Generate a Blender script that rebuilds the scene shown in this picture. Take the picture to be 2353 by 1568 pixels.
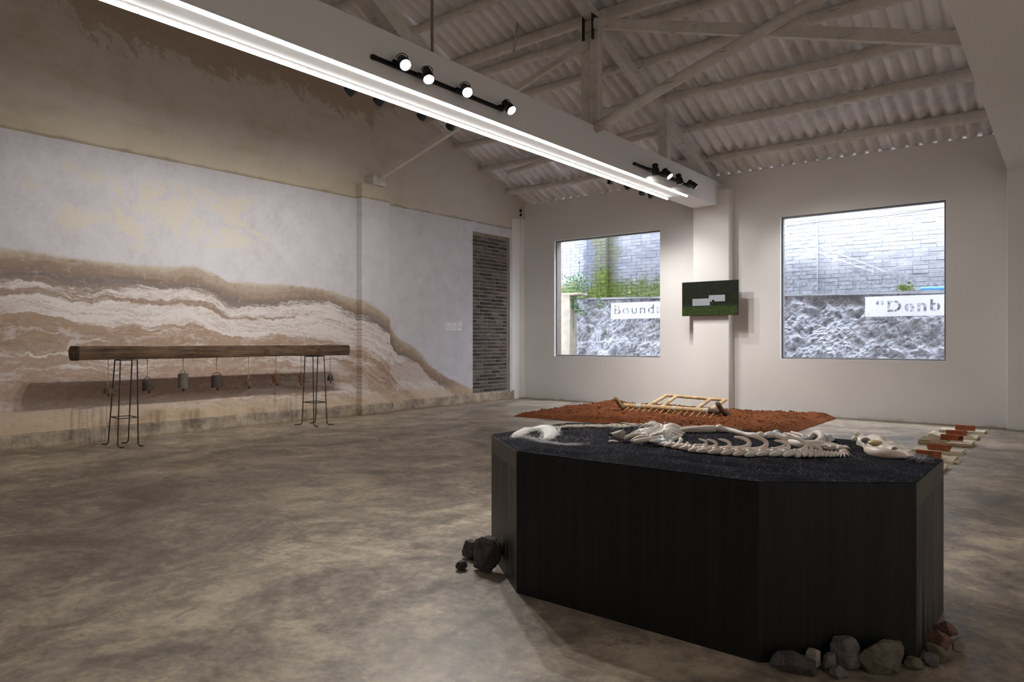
import bpy, bmesh, math, random
from mathutils import Vector, Matrix, noise as mn
from mathutils.geometry import interpolate_bezier, delaunay_2d_cdt

for _o in list(bpy.data.objects):
    bpy.data.objects.remove(_o)
SC = bpy.context.scene
COL = SC.collection
R = random.Random(7)

# ------------------------------------------------------------------ camera, world, exposure
cam = bpy.data.cameras.new('camera')
cam.lens = 1615.0 / 2353.0 * 36.0
cam.sensor_width = 36.0
cam.clip_start = 0.05
camo = bpy.data.objects.new('camera', cam)
camo.location = (0, 0, 1.25)
camo.rotation_euler = (math.radians(90), 0, math.radians(38.4))
COL.objects.link(camo)
SC.camera = camo

SC.view_settings.view_transform = 'Standard'
SC.view_settings.look = 'None'
SC.view_settings.exposure = 1.38
SC.view_settings.gamma = 1.0
SC.view_settings.use_curve_mapping = False
SC.cycles.max_bounces = 14
SC.cycles.diffuse_bounces = 8
SC.cycles.transparent_max_bounces = 12
SC.cycles.sample_clamp_indirect = 6.0

SKY = 5.4          # overcast daylight outside
TUBE = 6.0         # tube lights
SPOT = 110.0        # watts of a track spotlight
HID = 1.0           # share for the added fill spotlights out of view
W = bpy.data.worlds.new('world')
SC.world = W
W.use_nodes = True
_bg = W.node_tree.nodes['Background']
_bg.inputs[0].default_value = (0.80, 0.87, 1.0, 1)
_bg.inputs[1].default_value = SKY


# ------------------------------------------------------------------ node helpers
def lin(c):
    c = c / 255.0
    return c / 12.92 if c <= 0.04045 else ((c + 0.055) / 1.055) ** 2.4


def rgb(r, g, b):
    return (lin(r), lin(g), lin(b), 1.0)


class Sk:
    """a socket (or a number) that can be calculated with"""
    def __init__(s, t, k):
        s.t, s.k = t, k

    def __add__(s, o): return s.t.m('ADD', s, o)
    def __radd__(s, o): return s.t.m('ADD', s, o)
    def __sub__(s, o): return s.t.m('SUBTRACT', s, o)
    def __rsub__(s, o): return s.t.m('SUBTRACT', o, s)
    def __mul__(s, o): return s.t.m('MULTIPLY', s, o)
    def __rmul__(s, o): return s.t.m('MULTIPLY', s, o)
    def __truediv__(s, o): return s.t.m('DIVIDE', s, o)
    def clamp(s): return s.t.m('ADD', s, 0.0, clamp=True)


class Mat:
    def __init__(s, name, rough=0.8, spec=0.3, color=(0.5, 0.5, 0.5, 1), metal=0.0):
        s.mat = bpy.data.materials.new(name)
        s.mat.use_nodes = True
        s.nt = s.mat.node_tree
        s.b = s.nt.nodes['Principled BSDF']
        s.b.inputs['Roughness'].default_value = rough
        s.b.inputs['Specular IOR Level'].default_value = spec
        s.b.inputs['Base Color'].default_value = color
        s.b.inputs['Metallic'].default_value = metal
        s._p = s._o = s._r = None

    def node(s, typ, **kw):
        n = s.nt.nodes.new(typ)
        for k, v in kw.items():
            setattr(n, k, v)
        return n

    def put(s, sock, v):
        if isinstance(v, Sk):
            s.nt.links.new(v.k, sock)
        elif isinstance(v, (tuple, list)):
            if len(v) == 3 and len(sock.default_value) == 4:
                v = tuple(v) + (1.0,)
            sock.default_value = v
        else:
            sock.default_value = v

    def m(s, op, a, b=0.0, clamp=False):
        n = s.node('ShaderNodeMath', operation=op, use_clamp=clamp)
        s.put(n.inputs[0], a)
        s.put(n.inputs[1], b)
        return Sk(s, n.outputs[0])

    def pos(s):
        if s._p is None:
            s._p = Sk(s, s.node('ShaderNodeNewGeometry').outputs['Position'])
        return s._p

    def obj(s):
        if s._o is None:
            s._o = Sk(s, s.node('ShaderNodeTexCoord').outputs['Object'])
        return s._o

    def rnd(s):
        if s._r is None:
            s._r = Sk(s, s.node('ShaderNodeObjectInfo').outputs['Random'])
        return s._r

    def normal(s):
        return Sk(s, s.node('ShaderNodeNewGeometry').outputs['True Normal'])

    def sep(s, v):
        n = s.node('ShaderNodeSeparateXYZ')
        s.put(n.inputs[0], v)
        return [Sk(s, k) for k in n.outputs]

    def xyz(s, x, y, z):
        n = s.node('ShaderNodeCombineXYZ')
        for i, v in enumerate((x, y, z)):
            s.put(n.inputs[i], v)
        return Sk(s, n.outputs[0])

    def noise(s, vec, scale, detail=3.0, rough=0.5, dist=0.0):
        n = s.node('ShaderNodeTexNoise')
        s.put(n.inputs['Vector'], vec)
        s.put(n.inputs['Scale'], scale)
        n.inputs['Detail'].default_value = detail
        n.inputs['Roughness'].default_value = rough
        n.inputs['Distortion'].default_value = dist
        return Sk(s, n.outputs[0])

    def vor(s, vec, scale, feature='F1', rnd=1.0, out=0):
        n = s.node('ShaderNodeTexVoronoi', feature=feature)
        s.put(n.inputs['Vector'], vec)
        n.inputs['Scale'].default_value = scale
        n.inputs['Randomness'].default_value = rnd
        return Sk(s, n.outputs[out])

    def step(s, x, a, b, lo=0.0, hi=1.0):
        n = s.node('ShaderNodeMapRange', interpolation_type='SMOOTHSTEP', clamp=True)
        s.put(n.inputs[0], x)
        for i, v in enumerate((a, b, lo, hi)):
            s.put(n.inputs[i + 1], v)
        return Sk(s, n.outputs[0])

    def lmap(s, x, a, b, lo=0.0, hi=1.0):
        n = s.node('ShaderNodeMapRange', clamp=True)
        s.put(n.inputs[0], x)
        for i, v in enumerate((a, b, lo, hi)):
            s.put(n.inputs[i + 1], v)
        return Sk(s, n.outputs[0])

    def ramp(s, f, stops, interp='LINEAR'):
        n = s.node('ShaderNodeValToRGB')
        s.put(n.inputs[0], f)
        e = n.color_ramp
        e.interpolation = interp
        while len(e.elements) < len(stops):
            e.elements.new(0.5)
        for k, (p, c) in zip(e.elements, stops):
            k.position = p
            k.color = c if len(c) == 4 else tuple(c) + (1.0,)
        return Sk(s, n.outputs[0])

    def mix(s, f, a, b, mode='MIX'):
        n = s.node('ShaderNodeMix', data_type='RGBA', blend_type=mode)
        s.put(n.inputs[0], f)
        s.put(n.inputs[6], a)
        s.put(n.inputs[7], b)
        return Sk(s, n.outputs[2])

    def curve(s, x, pts, x0, x1):
        """a value looked up along x; values 0..1"""
        n = s.node('ShaderNodeFloatCurve')
        c = n.mapping.curves[0]
        pts = [((p - x0) / (x1 - x0), v) for p, v in pts]
        while len(c.points) < len(pts):
            c.points.new(0.5, 0.5)
        for k, p in zip(c.points, pts):
            k.location = p
            k.handle_type = 'AUTO_CLAMPED'
        n.mapping.update()
        s.put(n.inputs['Value'], s.lmap(x, x0, x1))
        return Sk(s, n.outputs[0])

    def color(s, v):
        s.put(s.b.inputs['Base Color'], v)

    def rough(s, v):
        s.put(s.b.inputs['Roughness'], v)

    def bump(s, h, strength=0.5, dist=0.01):
        n = s.node('ShaderNodeBump')
        s.put(n.inputs['Height'], h)
        n.inputs['Strength'].default_value = strength
        n.inputs['Distance'].default_value = dist
        s.nt.links.new(n.outputs[0], s.b.inputs['Normal'])

    def emit(s, col, strength):
        s.put(s.b.inputs['Emission Color'], col)
        s.b.inputs['Emission Strength'].default_value = strength


def scaled(M, v, sx, sy, sz):
    x, y, z = M.sep(v)
    return M.xyz(x * sx, y * sy, z * sz)


# ------------------------------------------------------------------ mesh helpers
def wl(o):
    v = Vector((0, 0, 0))
    while o is not None:
        v = v + o.location
        o = o.parent
    return v


def link(name, me, mat=None, parent=None):
    o = bpy.data.objects.new(name, me)
    COL.objects.link(o)
    if parent is not None:
        o.parent = parent
    if mat is not None and me is not None and not me.materials:
        me.materials.append(mat.mat)
    return o


def obj(name, bm, mat, parent=None, smooth=False, local=False):
    """link a bmesh as one mesh object; coordinates are of the world unless local"""
    if parent is not None and not local:
        bmesh.ops.translate(bm, vec=-wl(parent), verts=bm.verts)
    me = bpy.data.meshes.new(name)
    bm.normal_update()
    bm.to_mesh(me)
    bm.free()
    if smooth:
        me.polygons.foreach_set('use_smooth', [True] * len(me.polygons))
        if smooth != 'all':
            try:
                me.set_sharp_from_angle(angle=math.radians(40))
            except Exception:
                pass
    return link(name, me, mat, parent)


def thing(name, label, cat, loc=(0, 0, 0), group=None):
    o = bpy.data.objects.new(name, None)
    o.empty_display_size = 0.1
    o.location = loc
    COL.objects.link(o)
    return tag(o, label, cat, group)


def tag(o, label, cat, group=None):
    o['label'] = label
    o['category'] = cat
    if group:
        o['group'] = group
    return o


def struct(o):
    o['kind'] = 'structure'
    return o


def stuff(o):
    o['kind'] = 'stuff'
    return o


def BM():
    return bmesh.new()


def box(bm, x0, x1, y0, y1, z0, z1):
    vs = [bm.verts.new(p) for p in ((x0, y0, z0), (x1, y0, z0), (x1, y1, z0), (x0, y1, z0),
                                    (x0, y0, z1), (x1, y0, z1), (x1, y1, z1), (x0, y1, z1))]
    for f in ((3, 2, 1, 0), (4, 5, 6, 7), (0, 1, 5, 4), (1, 2, 6, 5), (2, 3, 7, 6), (3, 0, 4, 7)):
        bm.faces.new([vs[i] for i in f])
    return vs


def bevel(bm, w, seg=1):
    bmesh.ops.bevel(bm, geom=list(bm.edges), offset=w, segments=seg, affect='EDGES', profile=0.5)
    return bm


def prism(bm, poly, z0, z1):
    """poly: list of (x,y), counter-clockwise"""
    a = [bm.verts.new((p[0], p[1], z0)) for p in poly]
    b = [bm.verts.new((p[0], p[1], z1)) for p in poly]
    n = len(poly)
    bm.faces.new(b)
    bm.faces.new(a[::-1])
    for i in range(n):
        j = (i + 1) % n
        bm.faces.new((a[i], a[j], b[j], b[i]))


def tube(bm, pts, rad, seg=8, cap=True, flat=1.0):
    """a tube through pts; rad a number or one per point; flat squashes it in z"""
    pts = [Vector(p) for p in pts]
    n = len(pts)
    rs = rad if isinstance(rad, (list, tuple)) else [rad] * n
    t = (pts[1] - pts[0]).normalized()
    up = Vector((0, 0, 1)) if abs(t.z) < 0.9 else Vector((1, 0, 0))
    u = (up - t * up.dot(t)).normalized()
    rings = []
    for i in range(n):
        if i == 0:
            d = pts[1] - pts[0]
        elif i == n - 1:
            d = pts[-1] - pts[-2]
        else:
            d = (pts[i + 1] - pts[i]).normalized() + (pts[i] - pts[i - 1]).normalized()
        if d.length > 1e-9:
            t = d.normalized()
        u = u - t * u.dot(t)
        u = u.normalized() if u.length > 1e-6 else t.orthogonal().normalized()
        w = t.cross(u)
        ring = []
        for k in range(seg):
            a = 2 * math.pi * k / seg
            q = (u * math.cos(a) + w * math.sin(a)) * rs[i]
            q.z *= flat
            ring.append(bm.verts.new(pts[i] + q))
        rings.append(ring)
    for i in range(n - 1):
        for k in range(seg):
            j = (k + 1) % seg
            bm.faces.new((rings[i][k], rings[i][j], rings[i + 1][j], rings[i + 1][k]))
    if cap:
        bm.faces.new(rings[0][::-1])
        bm.faces.new(rings[-1])
    return rings


def lathe(bm, prof, seg=16, org=(0, 0, 0), mat=None):
    """prof: (radius, z) pairs revolved about z"""
    org = Vector(org)
    rings = []
    for r, z in prof:
        ring = []
        for k in range(seg):
            a = 2 * math.pi * k / seg
            p = Vector((r * math.cos(a), r * math.sin(a), z))
            if mat is not None:
                p = mat @ p
            ring.append(bm.verts.new(org + p))
        rings.append(ring)
    for i in range(len(prof) - 1):
        for k in range(seg):
            j = (k + 1) % seg
            bm.faces.new((rings[i][k], rings[i][j], rings[i + 1][j], rings[i + 1][k]))
    if prof[0][0] > 1e-6:
        bm.faces.new(rings[0][::-1])
    if prof[-1][0] > 1e-6:
        bm.faces.new(rings[-1])


def ball(bm, c, r, sub=2, sc=(1, 1, 1), rot=None):
    m = Matrix.Translation(c) @ (rot.to_4x4() if rot is not None else Matrix.Identity(4)) \
        @ Matrix.Diagonal((sc[0] * r, sc[1] * r, sc[2] * r, 1))
    return bmesh.ops.create_icosphere(bm, subdivisions=sub, radius=1.0, matrix=m)['verts']


def log(bm, a, b, r, seg=10, n=10, wob=0.1, seed=0, taper=0.0):
    """an uneven round timber from a to b"""
    a, b = Vector(a), Vector(b)
    pts, rs = [], []
    for i in range(n + 1):
        t = i / n
        p = a.lerp(b, t)
        q = mn.noise_vector(Vector((seed * 7.3, t * 2.2, 1.7))) * (r * 0.35 * math.sin(math.pi * t))
        pts.append(p + q)
        rs.append(r * (1 - taper * t) * (1 + wob * mn.noise(Vector((t * 5, seed * 3.1, 0)))))
    tube(bm, pts, rs, seg)


def beam_between(bm, a, b, w, h):
    """a squared timber, w wide sideways and h deep"""
    a, b = Vector(a), Vector(b)
    d = (b - a).normalized()
    up = Vector((0, 0, 1)) if abs(d.z) < 0.95 else Vector((0, 1, 0))
    s = d.cross(up).normalized()
    u = s.cross(d)
    vs = []
    for p in (a, b):
        for i, j in ((-1, -1), (1, -1), (1, 1), (-1, 1)):
            vs.append(bm.verts.new(p + s * (i * w / 2) + u * (j * h / 2)))
    for f in ((3, 2, 1, 0), (4, 5, 6, 7), (0, 1, 5, 4), (1, 2, 6, 5), (2, 3, 7, 6), (3, 0, 4, 7)):
        bm.faces.new([vs[i] for i in f])
    bmesh.ops.recalc_face_normals(bm, faces=bm.faces)


def grid(bm, nx, ny, fn):
    vs = [[bm.verts.new(fn(i / nx, j / ny)) for j in range(ny + 1)] for i in range(nx + 1)]
    for i in range(nx):
        for j in range(ny):
            bm.faces.new((vs[i][j], vs[i + 1][j], vs[i + 1][j + 1], vs[i][j + 1]))
    return vs


def fbm(x, y, z=0.0, o=4):
    return mn.fractal(Vector((x, y, z)), 1.0, 2.0, o)

# ------------------------------------------------------------------ materials
def m_white_wall():
    M = Mat('white_paint', 0.75, 0.25)
    p = M.pos()
    x, y, z = M.sep(p)
    n = M.noise(p, 0.7, 4, 0.6)
    c = M.mix(M.step(n, 0.35, 0.7), (0.735, 0.715, 0.70), (0.77, 0.75, 0.735))
    n2 = M.noise(scaled(M, p, 1.0, 1.0, 0.4), 3.0, 6, 0.7)
    edge = (M.step(z, 0.06, 0.0) * M.step(n2, 0.42, 0.62)) * 0.4
    c = M.mix(edge, c, rgb(120, 108, 85))
    M.color(c)
    M.bump(M.noise(p, 60, 3, 0.6), 0.08, 0.004)
    return M


def m_floor():
    M = Mat('concrete_floor', 0.42, 0.42)
    p = M.pos()
    x, y, z = M.sep(p)
    w = M.noise(p, 0.45, 4, 0.6)
    a = M.noise(p, 1.3, 8, 0.72, 0.6)
    b = M.noise(p, 5.0, 8, 0.78, 0.3)
    c = M.noise(p, 19.0, 6, 0.75)
    k = (a * 0.55 + b * 0.35) + (c * 0.22 + w * 0.25)
    col = M.ramp(k, [(0.56, rgb(92, 84, 74)), (0.63, rgb(122, 112, 99)), (0.69, rgb(150, 138, 122)),
                     (0.75, rgb(176, 163, 142)), (0.82, rgb(202, 189, 166))])
    fl = M.step(b, 0.555, 0.60) * M.step(a, 0.46, 0.58)
    col = M.mix(fl * 0.6, col, rgb(196, 180, 152))
    dk = M.step(M.noise(p, 3.1, 8, 0.78, 0.8), 0.53, 0.60)
    col = M.mix(dk * 0.42, col, rgb(92, 82, 72))
    rust = M.step(M.noise(p, 7.0, 5, 0.7), 0.69, 0.76)
    col = M.mix(rust * 0.45, col, rgb(120, 84, 56))
    strip = M.step(y + (a - 0.5) * 0.12, 12.02, 12.10)
    col = M.mix(strip * 0.7, col, rgb(98, 88, 66))
    speck = M.step(M.vor(p, 26.0), 0.045, 0.02)
    col = M.mix(speck * 0.5, col, rgb(70, 60, 50))
    M.color(col)
    M.rough(M.lmap(b, 0.3, 0.7, 0.30, 0.55))
    M.bump(c * 0.6 + b, 0.12, 0.01)
    return M


def m_old_wall():
    """old plaster: yellowed gable, lavender dado with peeled patches, flood line of brown strata"""
    M = Mat('old_plaster', 0.85, 0.2)
    p = M.pos()
    x, y, z = M.sep(p)
    q = M.xyz(0.0, y, z)
    fine = M.noise(q, 14.0, 6, 0.7)
    mid = M.noise(q, 3.2, 7, 0.68)
    big = M.noise(q, 0.9, 4, 0.55)
    # --- dado above the flood line
    dado = M.ramp(mid * 0.7 + fine * 0.3, [(0.35, (0.50, 0.475, 0.485)), (0.52, (0.585, 0.565, 0.585)), (0.7, (0.65, 0.63, 0.655))])
    dado = M.mix(M.step(big, 0.4, 0.65) * 0.5, dado, (0.58, 0.565, 0.60))
    pn = M.noise(scaled(M, q, 1, 0.9, 1.2), 2.3, 9, 0.72, 0.4)
    zone = (M.step(z, 2.30, 2.75) * M.step(z, 3.60, 3.30)) * (M.step(y, 2.5, 3.6) * M.step(y, 6.6, 5.4))
    peel = M.step(pn + zone * 0.17, 0.655, 0.675)
    dado = M.mix(peel * 0.85, dado, rgb(208, 201, 187))
    chip = M.step(M.noise(scaled(M, q, 1, 1, 2.0), 7.0, 7, 0.75, 0.6), 0.66, 0.70) * M.step(z, 2.2, 2.6)
    dado = M.mix(chip * 0.6, dado, rgb(150, 128, 108))
    # --- the flood stain: depth below a falling line
    tide = M.curve(y, [(-4.2, .97), (0, .94), (2.6, .92), (3.2, .905), (3.7, .895), (4.2, .888), (4.8, .908), (5.1, .884),
                       (5.45, .836), (6.2, .842), (7.0, .832), (7.5, .79), (7.7, .77), (8.1, .70), (8.35, .63), (8.6, .52),
                       (9.0, .45), (9.5, .29), (10.2, .17), (11.0, .08), (12.4, .05)], -4.2, 12.4) * 2.5
    wob = (M.noise(q, 1.1, 4, 0.6) - 0.5) * 0.34 + (M.noise(q, 6.0, 5, 0.7) - 0.5) * 0.07
    s0 = tide - z + (M.noise(q, 5.5, 6, 0.7) - 0.5) * 0.10
    s = s0 + wob
    lay = M.noise(M.xyz(0.0, y * 0.50, s * 5.5), 1.0, 8, 0.74)
    lay2 = M.noise(M.xyz(3.0, y * 0.8, s * 15.0), 1.0, 7, 0.74)
    lay3 = M.noise(M.xyz(7.0, y * 2.2, s * 44.0), 1.0, 5, 0.7)
    T = 2.5
    # earth colours of the layers, from the rim of the stain downwards
    tt = (s + (lay - 0.5) * 0.30) / T
    brown = M.ramp(tt, [(a / T, c) for a, c in (
        (0.0, rgb(184, 172, 156)), (0.05, rgb(172, 157, 140)), (0.12, rgb(156, 137, 121)), (0.20, rgb(140, 122, 109)), (0.27, rgb(124, 115, 111)),
        (0.36, rgb(152, 135, 122)), (0.50, rgb(156, 136, 121)), (0.75, rgb(170, 147, 128)), (0.95, rgb(164, 140, 121)), (1.15, rgb(168, 147, 130)),
        (1.40, rgb(176, 155, 140)), (1.70, rgb(188, 168, 153)), (2.0, rgb(198, 180, 159)), (2.4, rgb(188, 170, 147)))])
    brown = M.mix(M.step(lay2, 0.46, 0.32) * 0.60, brown, rgb(122, 94, 78))
    brown = M.mix(M.step(lay3, 0.52, 0.66) * 0.35, brown, rgb(186, 166, 150))
    bias = M.curve(s, [(0.0, 0.0), (0.15, 0.10), (0.25, 0.22), (0.33, 0.45), (0.42, 0.62), (0.48, 0.40), (0.56, 0.80), (0.70, 0.82), (0.78, 0.45), (0.95, 0.34),
                       (1.15, 0.42), (1.4, 0.44), (1.8, 0.36), (2.4, 0.30)], 0.0, 2.4)
    wide = M.noise(M.xyz(1.0, y * 0.33, s * 1.2), 1.0, 3, 0.5)
    key = lay * 0.40 + (lay2 * 0.42 + lay3 * 0.18) + (bias - 0.5) * 0.34 + (wide - 0.5) * 0.34 + (M.lmap(y, 3.5, 7.0) - 0.5) * 0.07
    white = M.step(key, 0.475, 0.53)
    stain = M.mix(white * 0.92, brown, M.mix(lay3, rgb(206, 196, 190), rgb(226, 220, 218)))
    stain = M.mix(M.step(lay2, 0.52, 0.545) * M.step(lay2, 0.575, 0.55) * M.step(s, 0.25, 0.4) * M.step(s, 1.3, 0.8) * 0.55, stain, rgb(130, 102, 86))
    salt = M.step(M.noise(scaled(M, q, 1, 0.6, 1.3), 4.2, 9, 0.76, 0.5), 0.52, 0.60) * M.step(s, 0.6, 1.1)
    stain = M.mix(salt * 0.7, stain, rgb(208, 198, 196))
    # tongues of damp near the foot of the wall
    hump = M.noise(M.xyz(0.0, y * 2.1, 0.0), 1.0, 3, 0.6) * 0.55 + 0.60
    tongue = M.step(hump - z + (fine - 0.5) * 0.05, 0.0, 0.02) * M.step(z, 0.40, 0.62)
    stain = M.mix(tongue * 0.40, stain, rgb(160, 128, 110))
    drip = M.step(M.noise(M.xyz(0.0, y * 16.0, z * 0.35), 1.0, 3, 0.6), 0.60, 0.68) * M.step(z, 0.62, 0.42) \
        * M.step(M.noise(M.xyz(5.0, y * 0.9, 0.0), 1.0, 2, 0.5), 0.45, 0.6)
    stain = M.mix(drip * 0.5, stain, rgb(112, 94, 80))
    foot = M.step(z + (mid - 0.5) * 0.3, 0.46, 0.26)
    stain = M.mix(foot * 0.6, stain, rgb(196, 172, 142))
    stain = M.mix(M.step(fine, 0.52, 0.70) * 0.35, stain, rgb(120, 96, 82))
    stain = M.mix(M.step(fine, 0.46, 0.34) * 0.30, stain, rgb(206, 194, 186))
    low = M.mix(M.step(s0, -0.03, 0.03), dado, stain)
    # --- gable above the ledge
    up = M.ramp(mid * 0.6 + big * 0.4, [(0.32, (0.48, 0.43, 0.36)), (0.5, (0.58, 0.525, 0.445)), (0.68, (0.60, 0.56, 0.50))])
    damp = M.step(M.noise(scaled(M, q, 1, 0.6, 2.2), 1.5, 5, 0.65), 0.50, 0.70)
    up = M.mix(damp * 0.40, up, rgb(178, 160, 124))
    nearl = M.step(z, 4.25, 3.66) * 0.45
    up = M.mix(nearl * M.step(mid, 0.3, 0.6), up, rgb(196, 180, 146))
    grey = M.step(y, 8.3, 10.0)
    up = M.mix(grey * 0.5, up, (0.56, 0.53, 0.50))
    tooth = M.noise(M.xyz(0.0, y * 2.2 + z * 1.3, z * 1.5 - y * 0.4), 1.5, 9, 0.80, 0.5)
    torn = M.curve(y, [(2.6, .93), (3.25, .86), (3.5, .56), (3.9, .50), (4.6, .62), (5.1, .51), (5.6, .56), (6.2, .66), (6.9, .63),
                       (7.5, .52), (7.95, .50), (8.1, .75), (8.6, .95)], 2.6, 8.6) * 1.0 + 4.5
    rip = M.step(z - torn + (tooth - 0.5) * 1.7 + (fine - 0.5) * 0.35, 0.0, 0.04) * M.step(z, 6.0, 5.9)
    up = M.mix(rip * 0.75, up, M.mix(fine, rgb(150, 126, 104), rgb(184, 164, 144)))
    scr = M.step(M.noise(M.xyz(0.0, y * 5.0 + z * 4.0, z * 3.0 - y * 1.5), 2.2, 7, 0.72, 0.8), 0.67, 0.70)
    up = M.mix(scr * 0.5, up, rgb(146, 130, 118))
    up = M.mix(M.step(z - 3.66 + (mid - 0.5) * 0.1, 0.05, 0.0) * 0.5, up, rgb(112, 92, 60))
    col = M.mix(M.step(z, 3.645, 3.66), low, up)
    dot = M.step(M.vor(q, 1.25), 0.016, 0.012) * M.step(z, 2.2, 2.3) * M.step(z, 3.3, 3.2)
    col = M.mix(dot * 0.8, col, rgb(132, 92, 50))
    M.color(col)
    M.bump(mid * 0.6 + fine * 0.5 + peel * 0.25, 0.35, 0.012)
    return M


def m_base_curb():
    M = Mat('cement_curb', 0.9, 0.2)
    p = M.pos()
    n = M.noise(p, 3.5, 7, 0.72)
    f = M.noise(p, 18.0, 5, 0.7)
    x, y, z = M.sep(p)
    c = M.ramp(n * 0.75 + f * 0.25, [(0.36, rgb(112, 101, 92)), (0.5, rgb(158, 144, 128)), (0.62, rgb(184, 168, 146)), (0.75, rgb(200, 190, 176))])
    d = M.step(M.noise(M.xyz(0.0, y * 9.0, z * 0.6), 1.0, 4, 0.65), 0.58, 0.7)
    c = M.mix(d * 0.5, c, rgb(104, 92, 78))
    c = M.mix(M.step(z, 0.05, 0.0) * 0.5, c, rgb(110, 84, 52))
    M.color(c)
    M.bump(n + f * 0.5, 0.4, 0.01)
    return M


def m_roof():
    M = Mat('whitewashed_sheet', 0.85, 0.15)
    p = M.pos()
    n = M.noise(p, 1.6, 6, 0.65)
    f = M.noise(p, 9.0, 6, 0.7)
    k = n * 0.6 + f * 0.4 + (M.rnd() - 0.5) * 0.06
    M.color(M.ramp(k, [(0.34, (0.58, 0.56, 0.555)), (0.5, (0.75, 0.725, 0.715)), (0.66, (0.82, 0.80, 0.79))]))
    M.bump(f, 0.2, 0.01)
    return M


def m_timber_white():
    M = Mat('whitewashed_timber', 0.8, 0.2)
    p = M.pos()
    n = M.noise(p, 2.4, 6, 0.65)
    f = M.noise(p, 11.0, 7, 0.75, 0.4)
    c = M.ramp(n * 0.5 + f * 0.5, [(0.31, (0.24, 0.21, 0.185)), (0.41, (0.55, 0.515, 0.475)), (0.62, (0.69, 0.655, 0.615))])
    g = M.step(M.noise(scaled(M, p, 0.6, 6, 6), 3.0, 5, 0.7), 0.60, 0.68)
    c = M.mix(g * 0.5, c, rgb(96, 84, 74))
    M.color(c)
    M.bump(f, 0.25, 0.008)
    return M


def m_plain(name, col, rough=0.6, spec=0.4, metal=0.0, var=0.12, sc=20.0, bump=0.0):
    M = Mat(name, rough, spec, metal=metal)
    n = M.noise(M.obj(), sc, 4, 0.65)
    lo = tuple(c * (1 - var) for c in col[:3])
    hi = tuple(min(1, c * (1 + var)) for c in col[:3])
    M.color(M.mix(n, lo, hi))
    if bump:
        M.bump(n, bump, 0.006)
    return M


def m_emit(name, col, strength):
    M = Mat(name, 0.4, 0.3, (0.8, 0.8, 0.8, 1))
    M.emit(col, strength)
    return M


def m_glass(name='window_glass'):
    M = Mat(name)
    nt = M.nt
    nt.nodes.remove(M.b)
    tr = nt.nodes.new('ShaderNodeBsdfTransparent')
    tr.inputs[0].default_value = (0.96, 0.97, 0.98, 1)
    gl = nt.nodes.new('ShaderNodeBsdfGlossy')
    gl.inputs['Roughness'].default_value = 0.0
    gl.inputs['Color'].default_value = (1, 1, 1, 1)
    fr = nt.nodes.new('ShaderNodeFresnel')
    fr.inputs[0].default_value = 1.45
    mx = nt.nodes.new('ShaderNodeMixShader')
    nt.links.new(fr.outputs[0], mx.inputs[0])
    nt.links.new(tr.outputs[0], mx.inputs[1])
    nt.links.new(gl.outputs[0], mx.inputs[2])
    nt.links.new(mx.outputs[0], nt.nodes['Material Output'].inputs[0])
    return M


def m_grey_brick():
    M = Mat('grey_brick', 0.9, 0.15)
    p = M.pos()
    n = M.noise(p, 16.0, 5, 0.7)
    r = M.rnd()
    k = n * 0.55 + r * 0.45
    M.color(M.ramp(k, [(0.25, rgb(58, 55, 55)), (0.45, rgb(82, 80, 80)), (0.62, rgb(100, 98, 97)), (0.8, rgb(120, 114, 108))]))
    M.bump(n, 0.4, 0.006)
    return M


def m_mortar():
    M = Mat('tan_mortar', 0.95, 0.1)
    n = M.noise(M.pos(), 9.0, 6, 0.7)
    M.color(M.ramp(n, [(0.3, rgb(112, 100, 86)), (0.55, rgb(146, 132, 114)), (0.75, rgb(168, 152, 132))]))
    M.bump(n, 0.4, 0.01)
    return M


def m_outer(name, left):
    """weathered pale masonry outdoors: darker foot, moss on the left bay"""
    M = Mat(name, 0.95, 0.1)
    p = M.pos()
    x, y, z = M.sep(p)
    r = M.rnd()
    n = M.noise(p, 2.2, 7, 0.7)
    f = M.noise(p, 16.0, 6, 0.75)
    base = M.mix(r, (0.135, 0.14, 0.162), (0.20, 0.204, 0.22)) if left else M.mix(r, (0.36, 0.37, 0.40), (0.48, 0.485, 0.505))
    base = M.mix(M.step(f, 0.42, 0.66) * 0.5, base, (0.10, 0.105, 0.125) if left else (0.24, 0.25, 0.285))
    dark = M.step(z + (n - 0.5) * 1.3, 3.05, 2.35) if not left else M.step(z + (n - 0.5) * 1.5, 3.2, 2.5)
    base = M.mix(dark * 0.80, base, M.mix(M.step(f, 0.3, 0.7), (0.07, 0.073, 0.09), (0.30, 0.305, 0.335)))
    base = M.mix(M.step(f, 0.60, 0.72) * 0.8, base, (0.55, 0.55, 0.57))
    if left:
        col = M.step(x, -8.95, -8.75) * M.step(x, -8.05, -8.4)
        pier = M.step(n + col * 0.35 + (f - 0.5) * 0.5, 0.60, 0.78)
        band = M.step(x + (n - 0.5) * 0.6, -9.15, -9.0) * M.step(x + (n - 0.5) * 0.5, -8.0, -8.4)
        base = M.mix(band * 0.75, base, M.mix(f, (0.03, 0.034, 0.048), (0.10, 0.107, 0.135)))
        base = M.mix(pier * 0.6, base, M.mix(f, (0.035, 0.04, 0.018), (0.13, 0.13, 0.05)))
        mo = M.step(z + (M.noise(p, 3.0, 6, 0.7) - 0.5) * 0.9, 2.80, 2.45) + M.step(x + (n - 0.5) * 0.5, -8.75, -8.62) * M.step(x, -8.36, -8.46) * M.step(z, 3.1, 2.8)
        base = M.mix(mo.clamp() * 0.85, base, M.mix(M.step(f, 0.3, 0.7), (0.02, 0.032, 0.005), (0.115, 0.15, 0.018)))
    M.color(base)
    M.bump(f, 0.6, 0.01)
    return M


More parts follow.
